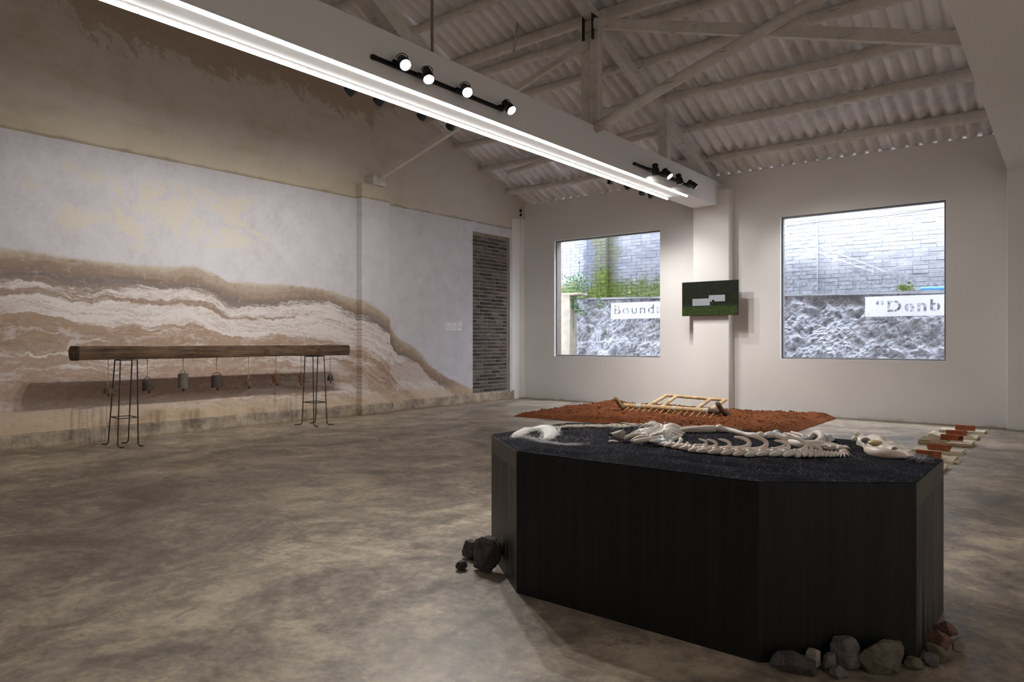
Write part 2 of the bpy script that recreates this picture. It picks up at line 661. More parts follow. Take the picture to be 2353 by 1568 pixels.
def m_rockface():
    M = Mat('grey_rock_face', 0.95, 0.1)
    p = M.pos()
    x, y, z = M.sep(p)
    n = M.noise(p, 6.5, 9, 0.78, 0.6)
    f = M.noise(p, 30.0, 6, 0.78)
    c = M.ramp(n * 0.6 + f * 0.4, [(0.36, (0.17, 0.18, 0.22)), (0.43, (0.50, 0.51, 0.57)), (0.53, (0.70, 0.71, 0.76)), (0.68, (0.80, 0.81, 0.84))])
    g = M.step(M.noise(p, 1.7, 5, 0.7), 0.56, 0.68) * M.step(x, -5.5, -6.5)
    c = M.mix(g * 0.55, c, (0.14, 0.15, 0.09))
    M.color(c)
    M.bump(n + f * 0.6, 0.9, 0.05)
    return M


def m_leaf(name, a, b):
    M = Mat(name, 0.5, 0.4)
    n = M.noise(M.pos(), 14.0, 3, 0.6)
    M.color(M.mix(M.step(n, 0.35, 0.65), a, b))
    return M


def m_soil():
    M = Mat('red_soil', 0.95, 0.1)
    p = M.pos()
    n = M.noise(p, 2.2, 6, 0.7)
    f = M.noise(p, 24.0, 6, 0.75)
    M.color(M.ramp(n * 0.5 + f * 0.5, [(0.36, rgb(78, 43, 22)), (0.5, rgb(112, 64, 36)), (0.66, rgb(138, 84, 50))]))
    M.bump(f + n, 0.7, 0.02)
    return M


def m_sand():
    M = Mat('black_sand', 0.95, 0.08)
    p = M.pos()
    n = M.noise(p, 5.0, 5, 0.65)
    g = M.noise(p, 120.0, 3, 0.75)
    c = M.ramp(g * 0.75 + n * 0.25, [(0.42, (0.004, 0.004, 0.006)), (0.52, (0.013, 0.0135, 0.018)), (0.60, (0.05, 0.052, 0.064)), (0.70, (0.42, 0.43, 0.47))])  # sparkle of the grains painted as pale specks in the colour
    M.color(c)
    M.bump(g + n * 2, 0.8, 0.008)
    return M


def m_black_ply(name, streak):
    """black stained plywood: vertical dry-brush streaks under the top edge, reflected light painted into them"""
    M = Mat(name, 0.42, 0.36)
    p = M.obj()
    x, y, z = M.sep(p)
    s = M.noise(M.xyz(x * 26.0, y * 26.0, z * 0.8), 1.0, 5, 0.7)
    b = M.noise(p, 3.0, 4, 0.6)
    c = M.mix(M.step(s, 0.40, 0.66), (0.003, 0.003, 0.003), (0.009, 0.009, 0.009))
    if streak:
        k = M.step(s, 0.42, 0.62) * M.step(b, 0.25, 0.6)
        edge = M.step(z, 0.600, 0.610)
        streak_sheen = k * (1.0 - edge) + edge * 0.8
        c = M.mix(streak_sheen * 0.85, c, (0.105, 0.098, 0.088))  # dry-brush streaks with reflected and direct light painted in as paler colour
        M.rough(0.34 + s * 0.25)
    else:
        M.rough(0.45 + b * 0.2)
    M.color(c)
    return M


def m_bone(name, a, b, sss=0.1):
    M = Mat(name, 0.42, 0.45)
    p = M.obj()
    n = M.noise(p, 22.0, 5, 0.65)
    r = M.rnd()
    c = M.mix((n * 0.6 + r * 0.5).clamp(), a, b)
    c = M.mix(M.step(M.noise(p, 9.0, 4, 0.6), 0.60, 0.75) * 0.5, c, rgb(206, 170, 138))
    M.color(c)
    M.bump(n, 0.25, 0.004)
    return M


def m_old_wood():
    M = Mat('weathered_beam', 0.8, 0.25)
    p = M.pos()
    x, y, z = M.sep(p)
    g = M.noise(M.xyz(x * 22.0, y * 1.3, z * 22.0), 1.0, 7, 0.7, 0.3)
    n = M.noise(p, 3.0, 5, 0.65)
    c = M.ramp(g * 0.7 + n * 0.3, [(0.34, rgb(40, 30, 23)), (0.47, rgb(80, 62, 48)), (0.60, rgb(110, 88, 68)), (0.75, rgb(140, 114, 88))])
    M.color(c)
    M.bump(g, 0.7, 0.008)
    return M


def m_bamboo():
    M = Mat('pale_bamboo', 0.55, 0.35)
    p = M.pos()
    x, y, z = M.sep(p)
    n = M.noise(M.xyz(x * 14.0, y * 6.0, z * 6.0), 1.0, 5, 0.65)
    c = M.ramp(n, [(0.3, rgb(160, 128, 88)), (0.5, rgb(198, 170, 126)), (0.72, rgb(222, 202, 164))])
    M.color(c)
    M.bump(n, 0.2, 0.005)
    return M


def m_stone(name, a, b):
    M = Mat(name, 0.85, 0.25)
    p = M.obj()
    n = M.noise(p, 9.0, 7, 0.7, 0.4)
    f = M.noise(p, 60.0, 4, 0.7)
    c = M.ramp(n * 0.65 + f * 0.35, [(0.36, a), (0.66, b)])
    v = M.step(M.vor(p, 7.0, 'DISTANCE_TO_EDGE'), 0.010, 0.002)
    c = M.mix(v * 0.25, c, rgb(150, 138, 120))
    M.color(c)
    M.bump(n + f * 0.5, 0.7, 0.012)
    return M


def m_red_brick():
    M = Mat('red_brick', 0.88, 0.2)
    p = M.obj()
    n = M.noise(p, 14.0, 6, 0.7)
    r = M.rnd()
    c = M.ramp(n * 0.7 + r * 0.25, [(0.3, rgb(112, 60, 40)), (0.5, rgb(150, 84, 58)), (0.72, rgb(172, 106, 76))])
    x, y, z = M.sep(p)
    burn = M.step(M.noise(M.xyz(x * 9.0 + r * 40.0, y * 3.0, z * 10.0), 1.0, 3, 0.6), 0.60, 0.68)
    c = M.mix(burn * 0.9, c, rgb(34, 27, 25))
    M.color(c)
    M.bump(n, 0.4, 0.006)
    return M


def m_cloth():
    M = Mat('unbleached_cloth', 0.95, 0.1)
    p = M.obj()
    n = M.noise(p, 8.0, 5, 0.65)
    w = M.noise(scaled(M, p, 220, 220, 1), 1.0, 1, 0.5)
    r = M.rnd()
    M.color(M.mix((n * 0.5 + r * 0.5).clamp(), rgb(206, 190, 160), rgb(224, 214, 192)))
    M.bump(n + w * 0.1, 0.35, 0.008)
    return M


def m_screen():
    """a video still: dark wooded slope with two pale blank rectangles"""
    M = Mat('screen_picture', 0.3, 0.12, (0.01, 0.01, 0.01, 1))
    x, y, z = M.sep(M.obj())
    u = x / 1.042
    v = z / 0.613
    q = M.xyz(u * 1.7, v, 0.0)
    n = M.noise(q, 9.0, 8, 0.72)
    g = M.noise(q, 30.0, 5, 0.7)
    hill = M.ramp(n * 0.65 + g * 0.35, [(0.36, (0.004, 0.006, 0.003)), (0.52, (0.012, 0.018, 0.006)), (0.66, (0.045, 0.058, 0.012))])
    blue = M.step(u, 0.4, 0.0) * M.step(v, 0.6, 1.0)
    hill = M.mix(blue * 0.6, hill, (0.008, 0.018, 0.02))
    gr = M.ramp(M.noise(M.xyz(u * 2.0, v * 3.2, 2.0), 8.0, 7, 0.7), [(0.36, (0.012, 0.02, 0.004)), (0.52, (0.045, 0.075, 0.014)), (0.68, (0.11, 0.16, 0.035))])
    c = M.mix(M.step(v + (n - 0.5) * 0.18, 0.36, 0.20), hill, gr)

    def rect(u0, u1, v0, v1):
        e = 0.003
        return M.step(u, u0 - e, u0 + e) * M.step(u, u1 + e, u1 - e) * M.step(v, v0 - e, v0 + e) * M.step(v, v1 + e, v1 - e)
    du = (u - 0.568) * 1.7
    dv = v - 0.415
    bush = M.step(du * du + dv * dv + (g - 0.5) * 0.0008, 0.0018, 0.0015)
    sh = rect(0.485, 0.783, 0.395, 0.60) + rect(0.188, 0.520, 0.285, 0.508)
    c = M.mix(sh.clamp(), c, (0.002, 0.003, 0.002))
    k = rect(0.194, 0.509, 0.295, 0.50) + rect(0.491, 0.775, 0.404, 0.589) * (1.0 - bush)
    c = M.mix(k.clamp(), c, (0.50, 0.51, 0.53))
    M.emit(c, 0.25)
    return M


def m_card():
    M = Mat('printed_card', 0.7, 0.2)
    x, y, z = M.sep(M.obj())
    n = M.noise(M.xyz(0.0, y * 160.0, z * 55.0), 1.0, 2, 0.5)

    def rect(y0, y1, z0, z1):
        e = 0.003
        return M.step(y, y0 - e, y0 + e) * M.step(y, y1 + e, y1 - e) * M.step(z, z0 - e, z0 + e) * M.step(z, z1 + e, z1 - e)
    c = M.mix(rect(-0.055, 0.0, 0.050, 0.062) * M.step(n, 0.42, 0.52), (0.78, 0.76, 0.74), (0.10, 0.09, 0.09))
    ln = M.step(M.m('SINE', z * 700.0), -0.2, 0.4)
    c = M.mix(rect(-0.055, 0.05, -0.052, 0.018) * ln * M.step(n, 0.36, 0.46) * 0.55, c, (0.20, 0.19, 0.19))
    M.color(c)
    return M


WHITE = m_white_wall()
FLOOR = m_floor()
OLD = m_old_wall()
CURB = m_base_curb()
ROOF = m_roof()
TIMBER = m_timber_white()
GLASS = m_glass()
GBRICK = m_grey_brick()
MORTAR = m_mortar()
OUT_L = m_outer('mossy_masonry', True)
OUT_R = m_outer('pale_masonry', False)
ROCKFACE = m_rockface()
SOIL = m_soil()
SAND = m_sand()
PLY = m_black_ply('black_plywood', False)
PLYS = m_black_ply('brushed_sheen_plywood', True)
WOOD = m_old_wood()
BAMBOO = m_bamboo()
RBRICK = m_red_brick()
CLOTH = m_cloth()
SCREEN = m_screen()
CARD = m_card()
BLACKM = m_plain('black_metal', (0.010, 0.010, 0.011), 0.5, 0.2)
IRON = m_plain('dark_iron', (0.05, 0.044, 0.04), 0.5, 0.5, 0.6)
GREYAL = m_plain('grey_aluminium', (0.20, 0.195, 0.19), 0.4, 0.5, 0.3)
WPLAST = m_plain('white_plastic', (0.7, 0.7, 0.69), 0.4, 0.4)
WBOARD = m_plain('white_board', (0.82, 0.83, 0.84), 0.5, 0.3, var=0.02)
STEELROD = m_plain('painted_rod', (0.20, 0.18, 0.17), 0.6, 0.3)
TUBEM = m_emit('tube_diffuser', (1.0, 0.985, 0.965, 1), TUBE)
LENS = m_emit('lamp_lens', (1.0, 0.95, 0.86, 1), 40.0)
LENSD = m_emit('lamp_lens_dim', (1.0, 0.95, 0.86, 1), 6.0)
BONE = m_bone('cast_bone', (0.68, 0.60, 0.51), (0.84, 0.79, 0.71))
BONEP = m_bone('rosy_bone', (0.70, 0.53, 0.45), (0.82, 0.72, 0.65))
BONEW = m_bone('blue_white_bone', (0.68, 0.73, 0.76), (0.82, 0.83, 0.83))
FLEECE = m_plain('white_fleece', (0.78, 0.765, 0.745), 0.95, 0.1, sc=90, var=0.08, bump=0.6)
FIBRE = m_plain('white_fibre', (0.75, 0.75, 0.78), 0.6, 0.3)
STONED = m_stone('dark_stone', rgb(44, 42, 42), rgb(104, 98, 94))
STONEG = m_stone('grey_stone', rgb(66, 63, 64), rgb(136, 130, 124))
STONEL = m_stone('pale_stone', rgb(126, 118, 112), rgb(174, 164, 154))
STONEO = m_stone('olive_stone', rgb(72, 68, 58), rgb(132, 124, 106))
STONER = m_stone('ruddy_stone', rgb(78, 58, 50), rgb(138, 108, 94))
RUST = m_plain('rusty_iron', (0.12, 0.060, 0.033), 0.85, 0.2, var=0.45, sc=30, bump=0.4)
BRONZE = m_plain('brown_bell_iron', (0.058, 0.042, 0.033), 0.75, 0.3, var=0.45, sc=26, bump=0.4)
ASHB = m_plain('grey_bell_iron', (0.13, 0.110, 0.084), 0.75, 0.3, var=0.4, sc=30, bump=0.4)
BELLWOOD = m_plain('bell_wood', (0.12, 0.075, 0.045), 0.8, 0.2, var=0.4, sc=30)
STRING = m_plain('jute_string', (0.30, 0.21, 0.12), 0.95, 0.1)
LEAF = m_leaf('ivy_leaf', (0.035, 0.10, 0.03), (0.20, 0.36, 0.15))
LEAFY = m_leaf('young_leaf', (0.10, 0.17, 0.03), (0.36, 0.44, 0.14))
STEM = m_plain('stem', (0.14, 0.11, 0.05), 0.8, 0.2)
TANPIER = m_plain('tan_render', (0.30, 0.265, 0.21), 0.95, 0.1, var=0.35, sc=8, bump=0.5)
BLUEP = m_plain('blue_pipe', (0.10, 0.36, 0.72), 0.4, 0.4)
MATTING = m_plain('straw_matting', (0.40, 0.31, 0.19), 0.85, 0.2, var=0.35, sc=30)
EARTH = m_plain('bounce_ground', (0.42, 0.42, 0.41), 0.95, 0.1, var=0.3, sc=4)  # unseen ground made pale to bounce daylight onto the rock

# ------------------------------------------------------------------ room shell
XL, YB, XR, YF = -9.41, 12.34, 4.0, -4.2
SL = 0.379


def zr(y):
    """mean underside of the roof sheets"""
    return 4.286 + SL * (12.34 - y) if y >= 4.0 else 4.286 + SL * 8.34 - SL * (4.0 - y)


bm = BM()
box(bm, XL - 0.3, XR, YF, YB + 0.3, -0.12, 0.0)
floor = struct(obj('floor', bm, FLOOR))


def gable(bm, x0, x1, z0, pts):
    """a wall slab in the Y-Z plane with a gable top"""
    ys = [YF] + pts + [YB + 0.29]
    for a, b in zip(ys[:-1], ys[1:]):
        if b - a < 1e-6:
            continue
        vs = []
        for xx in (x0, x1):
            for yy, top in ((a, 0), (b, 0), (b, 1), (a, 1)):
                vs.append(bm.verts.new((xx, yy, z0 if not top else zr(yy) - 0.01)))
        for f in ((0, 1, 2, 3), (7, 6, 5, 4), (0, 4, 5, 1), (1, 5, 6, 2), (2, 6, 7, 3), (3, 7, 4, 0)):
            bm.faces.new([vs[i] for i in f])
    bmesh.ops.recalc_face_normals(bm, faces=bm.faces)


BY0, BY1, BZ0, BZ1 = 10.60, 11.80, 0.20, 3.465        # the opening that shows brick
bm = BM()
gable(bm, XL - 0.25, XL - 0.037, 0.0, [4.0])          # core of the wall
gable(bm, XL - 0.037, XL - 0.014, 3.655, [4.0])       # gable plaster
wall_left = struct(obj('wall_left', bm, OLD))
bm = BM()
zt = 3.655


def ragged(bm, y0, y1, z0, z1, x0, x1, rag_top=0.0, n=None):
    """a coat of plaster whose upper edge is uneven"""
    n = n or max(1, int((y1 - y0) / 0.06))
    pts = []
    for i in range(n + 1):
        yy = y0 + (y1 - y0) * i / n
        pts.append((yy, z1 + rag_top * fbm(yy * 3.1, 0.3, 2.0, 3)))
    for (ya, za), (yb, zb) in zip(pts[:-1], pts[1:]):
        vs = [bm.verts.new(p) for p in ((x1, ya, z0), (x1, yb, z0), (x1, yb, zb), (x1, ya, za), (x0, yb, zb), (x0, ya, za))]
        bm.faces.new(vs[:4])
        bm.faces.new((vs[3], vs[2], vs[4], vs[5]))


ragged(bm, YF, BY0, 0.0, zt, XL - 0.037, XL, 0.012)
ragged(bm, BY0, BY1, BZ1, zt, XL - 0.037, XL, 0.012)
ragged(bm, BY1, 11.87, 0.0, zt, XL - 0.037, XL, 0.012)
for y in (BY0, BY1):                                     # reveals at the sides of the brick
    vs = [bm.verts.new(p) for p in ((XL, y, BZ0), (XL - 0.037, y, BZ0), (XL - 0.037, y, BZ1), (XL, y, BZ1))]
    bm.faces.new(vs)
vs = [bm.verts.new(p) for p in ((XL, BY0, BZ1), (XL, BY1, BZ1), (XL - 0.037, BY1, BZ1), (XL - 0.037, BY0, BZ1))]
bm.faces.new(vs)
bmesh.ops.remove_doubles(bm, verts=bm.verts, dist=1e-5)
dado = obj('plaster_coat', bm, OLD, wall_left)
# pillar of the left wall
bm = BM()
box(bm, XL - 0.037, -9.265, 7.654, 8.28, 0.0, 3.905)
bevel(bm, 0.012, 2)
pil = obj('pillar', bm, OLD, wall_left)
bm = BM()
box(bm, XL - 0.014, -9.20, 7.86, 8.12, 3.905, 4.07)
bevel(bm, 0.015)
obj('bracket_block', bm, TIMBER, wall_left)
# bare brickwork in the opening
bm = BM()
box(bm, XL - 0.05, XL - 0.030, BY0 - 0.005, BY1 + 0.005, BZ0, BZ1 + 0.004)
obj('mortar_bed', bm, MORTAR, wall_left)


def brick_mesh(name, l, d, h, mat, seed):
    rr = random.Random(seed)
    bm = BM()
    vs = box(bm, -d / 2, d / 2, -l / 2, l / 2, -h / 2, h / 2)
    for v in vs:
        v.co += Vector((rr.uniform(-1, 1) * 0.003, rr.uniform(-1, 1) * 0.004, rr.uniform(-1, 1) * 0.0025))
    bevel(bm, 0.004)
    me = bpy.data.meshes.new(name)
    bm.to_mesh(me)
    bm.free()
    me.materials.append(mat.mat)
    return me


gb_full = [brick_mesh('brick', 0.238, 0.016, 0.052, GBRICK, s) for s in (1, 2, 3)]
gb_half = [brick_mesh('brick', 0.112, 0.016, 0.052, GBRICK, s) for s in (4, 5)]
zz, row = BZ0 + 0.035, 0
while zz < BZ1 - 0.06:
    y = BY0 + 0.008
    k = row % 2
    while y < BY1 - 0.05:
        L = 0.112 if (k == 1 or R.random() < 0.14 or BY1 - y < 0.2) else 0.238
        k = 0
        if y + L > BY1:
            break
        me = R.choice(gb_full if L > 0.2 else gb_half)
        o = bpy.data.objects.new('brick', me)
        COL.objects.link(o)
        o.parent = wall_left
        o.location = (XL - 0.030 + R.uniform(-0.003, 0.003), y + L / 2, zz)
        o.rotation_euler = (R.uniform(-0.015, 0.015), 0, R.uniform(-0.02, 0.02))
        y += L + 0.012
    zz += 0.0745
    row += 1

# cement curb along the foot of the left wall, stepping round the pillar
bm = BM()
prof = [(XL - 0.036, YF), (XL - 0.036, YF)]
path = [(XL + 0.035, YF), (XL + 0.035, 7.62), (-9.228, 7.62), (-9.228, 8.32), (XL + 0.035, 8.32), (XL + 0.035, 10.66), (XL + 0.012, 10.68), (XL + 0.012, 12.0)]
fine = []
for a, b in zip(path[:-1], path[1:]):
    n = max(1, int(math.hypot(b[0] - a[0], b[1] - a[1]) / 0.10))
    for i in range(n):
        fine.append((a[0] + (b[0] - a[0]) * i / n, a[1] + (b[1] - a[1]) * i / n))
fine.append(path[-1])
rows = []
for x, y in fine:
    d = 0.012 * fbm(y * 2.3, x * 4, 1.0, 3)
    h = 0.182 + 0.010 * fbm(y * 1.7, 5.0, x, 3)
    rows.append([bm.verts.new((x + d + 0.006, y, 0.0)), bm.verts.new((x + d, y, 0.09)), bm.verts.new((x + d - 0.004, y, h - 0.025)),
                 bm.verts.new((x + d - 0.03, y, h)), bm.verts.new((XL - 0.03 if abs(x + 9.228) > 0.01 else XL, y, h + 0.006))])
for r0, r1 in zip(rows[:-1], rows[1:]):
    for k in range(4):
        bm.faces.new((r0[k], r1[k], r1[k + 1], r0[k + 1]))
baseboard_left = struct(obj('baseboard_left', bm, CURB, None, smooth=True))

# ---- back wall: two slabs (white inside, brick outside) round two window openings
WIN = [(-8.625, -6.155, 0.93, 3.39), (-3.89, -1.452, 0.945, 3.383)]


def wall_with_windows(bm, x0, x1, y0, y1, z0, z1, holes):
    xs = [x0]
    for a, b, c, d in holes:
        box(bm, xs[-1], a, y0, y1, z0, z1)
        box(bm, a, b, y0, y1, z0, c)
        box(bm, a, b, y0, y1, d, z1)
        xs.append(b)
    box(bm, xs[-1], x1, y0, y1, z0, z1)


bm = BM()
wall_with_windows(bm, -9.60, XR, YB, YB + 0.10, 0.0, 4.256, WIN)
wall_back = struct(obj('wall_back', bm, WHITE))
bm = BM()
H2 = [(a - 0.02, b + 0.02, c - 0.0, d + 0.0) for a, b, c, d in WIN]
wall_with_windows(bm, -9.60, XR, YB + 0.10, YB + 0.29, 0.0, 3.80, H2)
obj('outer_leaf', bm, m_plain('brown_brick_reveal', (0.20, 0.155, 0.13), 0.95, 0.1, var=0.4, sc=14), wall_back)
# lower lining of the right bay: its top edge is the fine line beside the window
bm = BM()
a, b, c, d = WIN[1]
for q in ((-4.70, a, 0.0, d), (a, b, 0.0, c), (b, -0.66, 0.0, d)):
    box(bm, q[0], q[1], YB - 0.008, YB, q[2], q[3])
obj('lining_board', bm, WHITE, wall_back)
# pillars under the beams
for x0, x1 in ((-5.362, -4.70), (-0.685, -0.02)):
    bm = BM()
    box(bm, x0, x1, 12.078, YB, 0.0, 3.938)
    bevel(bm, 0.006, 2)
    obj('pillar', bm, WHITE, wall_back)
# rounded white casing in the left corner with a narrow recess
bm = BM()
box(bm, XL - 0.05, XL + 0.004, 11.87, 12.00, 0.19, 3.90)
box(bm, XL - 0.05, XL + 0.012, 12.17, YB, 0.0, 3.925)
box(bm, XL - 0.05, XL - 0.012, 11.99, 12.18, 0.0, 3.925)
box(bm, XL - 0.05, XL + 0.028, 11.93, 12.09, 0.0, 0.20)
bevel(bm, 0.008, 2)
obj('corner_casing', bm, WHITE, wall_back)

# windows
for i, (x0, x1, z0, z1) in enumerate(WIN):
    w = bpy.data.objects.new('window_%d' % (i + 1), None)
    w.location = ((x0 + x1) / 2, YB + 0.08, z0)
    COL.objects.link(w)
    struct(w)
    f = 0.028
    for q in ((x0, x0 + f, z0, z1), (x1 - f, x1, z0, z1)):
        bm = BM()
        box(bm, q[0], q[1], YB + 0.055, YB + 0.105, q[2], q[3])
        bevel(bm, 0.003)
        obj('window_jamb', bm, GREYAL, w)
    for q in ((x0 + f, x1 - f, z0, z0 + f), (x0 + f, x1 - f, z1 - f, z1)):
        bm = BM()
        box(bm, q[0], q[1], YB + 0.055, YB + 0.105, q[2], q[3])
        bevel(bm, 0.003)
        obj('window_rail', bm, GREYAL, w)
    bm = BM()
    vs = [bm.verts.new(p) for p in ((x0 + f, YB + 0.08, z0 + f), (x1 - f, YB + 0.08, z0 + f), (x1 - f, YB + 0.08, z1 - f), (x0 + f, YB + 0.08, z1 - f))]
    bm.faces.new(vs)
    obj('window_pane', bm, GLASS, w)

# walls out of view close the room
bm = BM()
gable(bm, XR, XR + 0.2, 0.0, [4.0])
wall_right = struct(obj('wall_right', bm, WHITE))
bm = BM()
box(bm, -9.6, XR, YF - 0.2, YF, 0.0, 4.256)
wall_front = struct(obj('wall_front', bm, WHITE))

# ------------------------------------------------------------------ roof: corrugated sheets on round purlins
ceiling = struct(bpy.data.objects.new('ceiling', None))
COL.objects.link(ceiling)
ceiling.location = (-4.5, 8.0, zr(8.0))
PIT, WAV, SLN = 0.19, 5, 1.68


def sheet_mesh(seed):
    bm = BM()
    rr = random.Random(seed)
    W_ = PIT * WAV + 0.045
    n = WAV * 8 + 2

    def f(u, v):
        x = u * W_
        a = 0.5 + 0.5 * math.cos(2 * math.pi * x / PIT + math.pi)
        z = 0.078 * (a ** 2.1) - 0.024 + 0.004 * fbm(x * 3, v * 3, seed, 3)
        return (x, v * (SLN + 0.10), z)
    grid(bm, n, 5, f)
    me = bpy.data.meshes.new('corrugated_sheet')
    bm.to_mesh(me)
    bm.free()
    me.polygons.foreach_set('use_smooth', [True] * len(me.polygons))
    me.materials.append(ROOF.mat)
    return me


sheets = [sheet_mesh(s) for s in (1, 2, 3)]
pitch = math.atan(SL)
NX = 12
for side in (0, 1):
    for r in range(6):
        ys = 12.68 - r * SLN * math.cos(pitch)
        if side == 1:
            ys = 8.0 - ys
        for c in range(NX if side == 0 else 0):
            x0 = -9.72 + c * PIT * WAV
            o = bpy.data.objects.new('corrugated_sheet', R.choice(sheets))
            COL.objects.link(o)
            o.parent = ceiling
            lift = 0.007 * (c % 2) + 0.010 * (r % 2) + R.uniform(0, 0.004)
            # the sheet runs up the slope, away from the eaves
            o.rotation_euler = (0, 0, 0)
            Mx = Matrix.Translation((x0 + PIT * WAV + 0.045, ys, zr(ys) + lift)) @ Matrix.Rotation(math.pi, 4, 'Z') @ Matrix.Rotation(pitch, 4, 'X')
            o.matrix_parent_inverse = Matrix.Identity(4)
            o.matrix_basis = Matrix.Translation(-ceiling.location) @ Mx
# the rest of the roof, out of view
bm = BM()
for x0, x1, y0, y1 in ((-9.7 + NX * PIT * WAV - 0.02, XR + 0.3, 4.0, 12.8), (-9.7, XR + 0.3, YF - 0.5, 4.0)):
    n = 6
    vs = [bm.verts.new((x, y, zr(y) + dz)) for dz in (0.0, 0.05) for (x, y) in ((x0, y0), (x1, y0), (x1, y1), (x0, y1))]
    for f in ((3, 2, 1, 0), (4, 5, 6, 7), (0, 1, 5, 4), (1, 2, 6, 5), (2, 3, 7, 6), (3, 0, 4, 7)):
        bm.faces.new([vs[i] for i in f])
bmesh.ops.recalc_face_normals(bm, faces=bm.faces)
obj('roof_slab', bm, ROOF, ceiling)

PUR = [(11.73, 0.056), (10.86, 0.060), (10.10, 0.056), (9.29, 0.060), (8.62, 0.062), (8.30, 0.080), (7.53, 0.06), (6.73, 0.058), (5.90, 0.058), (5.05, 0.058), (4.2, 0.06)]
for k, (y, r) in enumerate(PUR):
    segs = ((-9.5, -4.97), (-0.30, -5.08)) if k % 2 == 0 else ((-9.5, -4.92), (-0.30, -5.02))
    for j, (xa, xb) in enumerate(segs):
        bm = BM()
        rr = r * (1.12 if j == 0 else 1.65)
        tp = 0.12 if j == 0 else 0.38
        re = rr * (1 - tp)
        log(bm, (xa, y + 0.06 * j, zr(y) - 0.028 - rr), (xb, y + 0.03 * j, zr(y) - 0.028 - re), rr, 12, 26, 0.10, seed=k * 3 + j, taper=tp)
        obj('purlin', bm, TIMBER, ceiling, smooth='all')

# timber truss over the boxed beam
truss = thing('roof_truss', 'whitewashed timber roof truss standing on the long white boxed beam', 'truss', (-5.05, 8.0, 4.09))


def rafter_z(y):
    return zr(y) - 0.255


bm = BM()
beam_between(bm, (-5.05, 12.30, rafter_z(12.30) - 0.0), (-5.05, 4.0, rafter_z(4.0)), 0.13, 0.15)
obj('rafter', bm, TIMBER, truss)
for x in (-5.115, -4.985):
    bm = BM()
    beam_between(bm, (x, 8.10, 4.06), (x, 8.10, 5.56), 0.125, 0.12)
    obj('post', bm, TIMBER, truss)
bm = BM()
beam_between(bm, (-5.02, 10.22, 4.06), (-5.02, 10.22, 4.84), 0.15, 0.13)
obj('post', bm, TIMBER, truss)
bm = BM()
beam_between(bm, (-5.10, 4.95, 4.02), (-5.10, 1.9, 6.0), 0.20, 0.16)
obj('strut', bm, TIMBER, truss)
bm = BM()
log(bm, (-5.02, 10.18, 4.70), (-8.3, 10.35, 4.42), 0.05, 10, 10, 0.12, 3)
obj('strut', bm, TIMBER, truss, smooth='all')
bm = BM()
for sx in (-1, 1):
    box(bm, -5.05 + sx * 0.07, -5.05 + sx * 0.076, 7.98, 8.22, 5.28, 5.62)
obj('gusset_plate', bm, IRON, truss)
bm = BM()
tube(bm, [(-5.10, 5.12, 4.08), (-5.10, 5.12, 6.95)], 0.014, 8)
obj('tie_rod', bm, STEELROD, truss)


def brace(pts, r, label, square=None, seed=0):
    bm = BM()
    if square:
        beam_between(bm, pts[0], pts[1], *square)
        o = obj('roof_brace', bm, TIMBER)
    else:
        log(bm, pts[0], pts[1], r, 10, 14, 0.08, seed)
        o = obj('roof_brace', bm, TIMBER, smooth='all')
    c = sum((Vector(v.co) for v in o.data.vertices), Vector()) / len(o.data.vertices)
    o.data.transform(Matrix.Translation(-c))
    o.location = c
    return tag(o, label, 'brace', 'diagonal braces between the trusses')


brace(((-4.92, 7.98, 4.07), (-0.4, 7.98, 5.48)), 0.070, 'round whitewashed brace rising to the right from the foot of the truss post', seed=4)
brace(((-4.98, 8.06, 5.50), (-0.4, 8.06, 4.05)), 0.0, 'squared whitewashed brace falling to the right from the top of the truss post', (0.085, 0.13), 5)
brace(((-9.22, 7.98, 4.03), (-5.06, 7.98, 5.22)), 0.0, 'thin whitewashed brace rising to the truss post from the bracket on the stained pillar', (0.07, 0.08), 6)
bm = BM()
vs = []
for t, (x, z) in enumerate(((-6.36, 5.95), (-6.37, 5.70), (-6.40, 5.52))):
    for dx in (-0.025, 0.025):
        vs.append(bm.verts.new((x + dx, 8.15 - 0.02 * t, z - (0.04 if t == 2 and dx > 0 else 0))))
for i in (0, 2):
    bm.faces.new((vs[i], vs[i + 1], vs[i + 3], vs[i + 2]))
bmesh.ops.solidify(bm, geom=list(bm.faces), thickness=0.012)
o = obj('hanging_strip', bm, TIMBER)
tag(o, 'short split strip of board hanging down from a purlin left of the truss post', 'strip')

# ------------------------------------------------------------------ boxed beams
bm = BM()
box(bm, -5.362, -4.903, YF, YB - 0.002, 3.663, 4.095)
bevel(bm, 0.004)
tag(obj('boxed_beam', bm, WHITE), 'long white boxed beam carrying two rows of tube lights', 'beam', 'white boxed beams')
bm = BM()
box(bm, -0.685, -0.225, YF, YB - 0.002, 3.663, 4.30)
bevel(bm, 0.004)
tag(obj('boxed_beam', bm, WHITE), 'white boxed beam without lamps, at the upper right corner of the view', 'beam', 'white boxed beams')

# tube lights under the first beam: battens end to end in two rows
def batten(name, x, y1, label, group, near):
    t = thing(name, label, 'light', (x, y1, 3.663), group)
    L = 1.422
    bm = BM()
    box(bm, x - 0.020, x + 0.020, y1 - L, y1 - 0.003, 3.646, 3.6625)
    obj('housing', bm, WPLAST, t)
    bm = BM()
    tube(bm, [(x, y1 - L + 0.004, 3.636), (x, y1 - 0.007, 3.636)], 0.0165, 12)
    obj('diffuser_tube', bm, TUBEM, t, smooth=True)
    if near:
        bm = BM()
        tube(bm, [(x, y1 - 0.006, 3.636), (x, y1 - 0.0005, 3.636)], 0.0172, 12)
        obj('end_cap', bm, WPLAST, t)
    return t


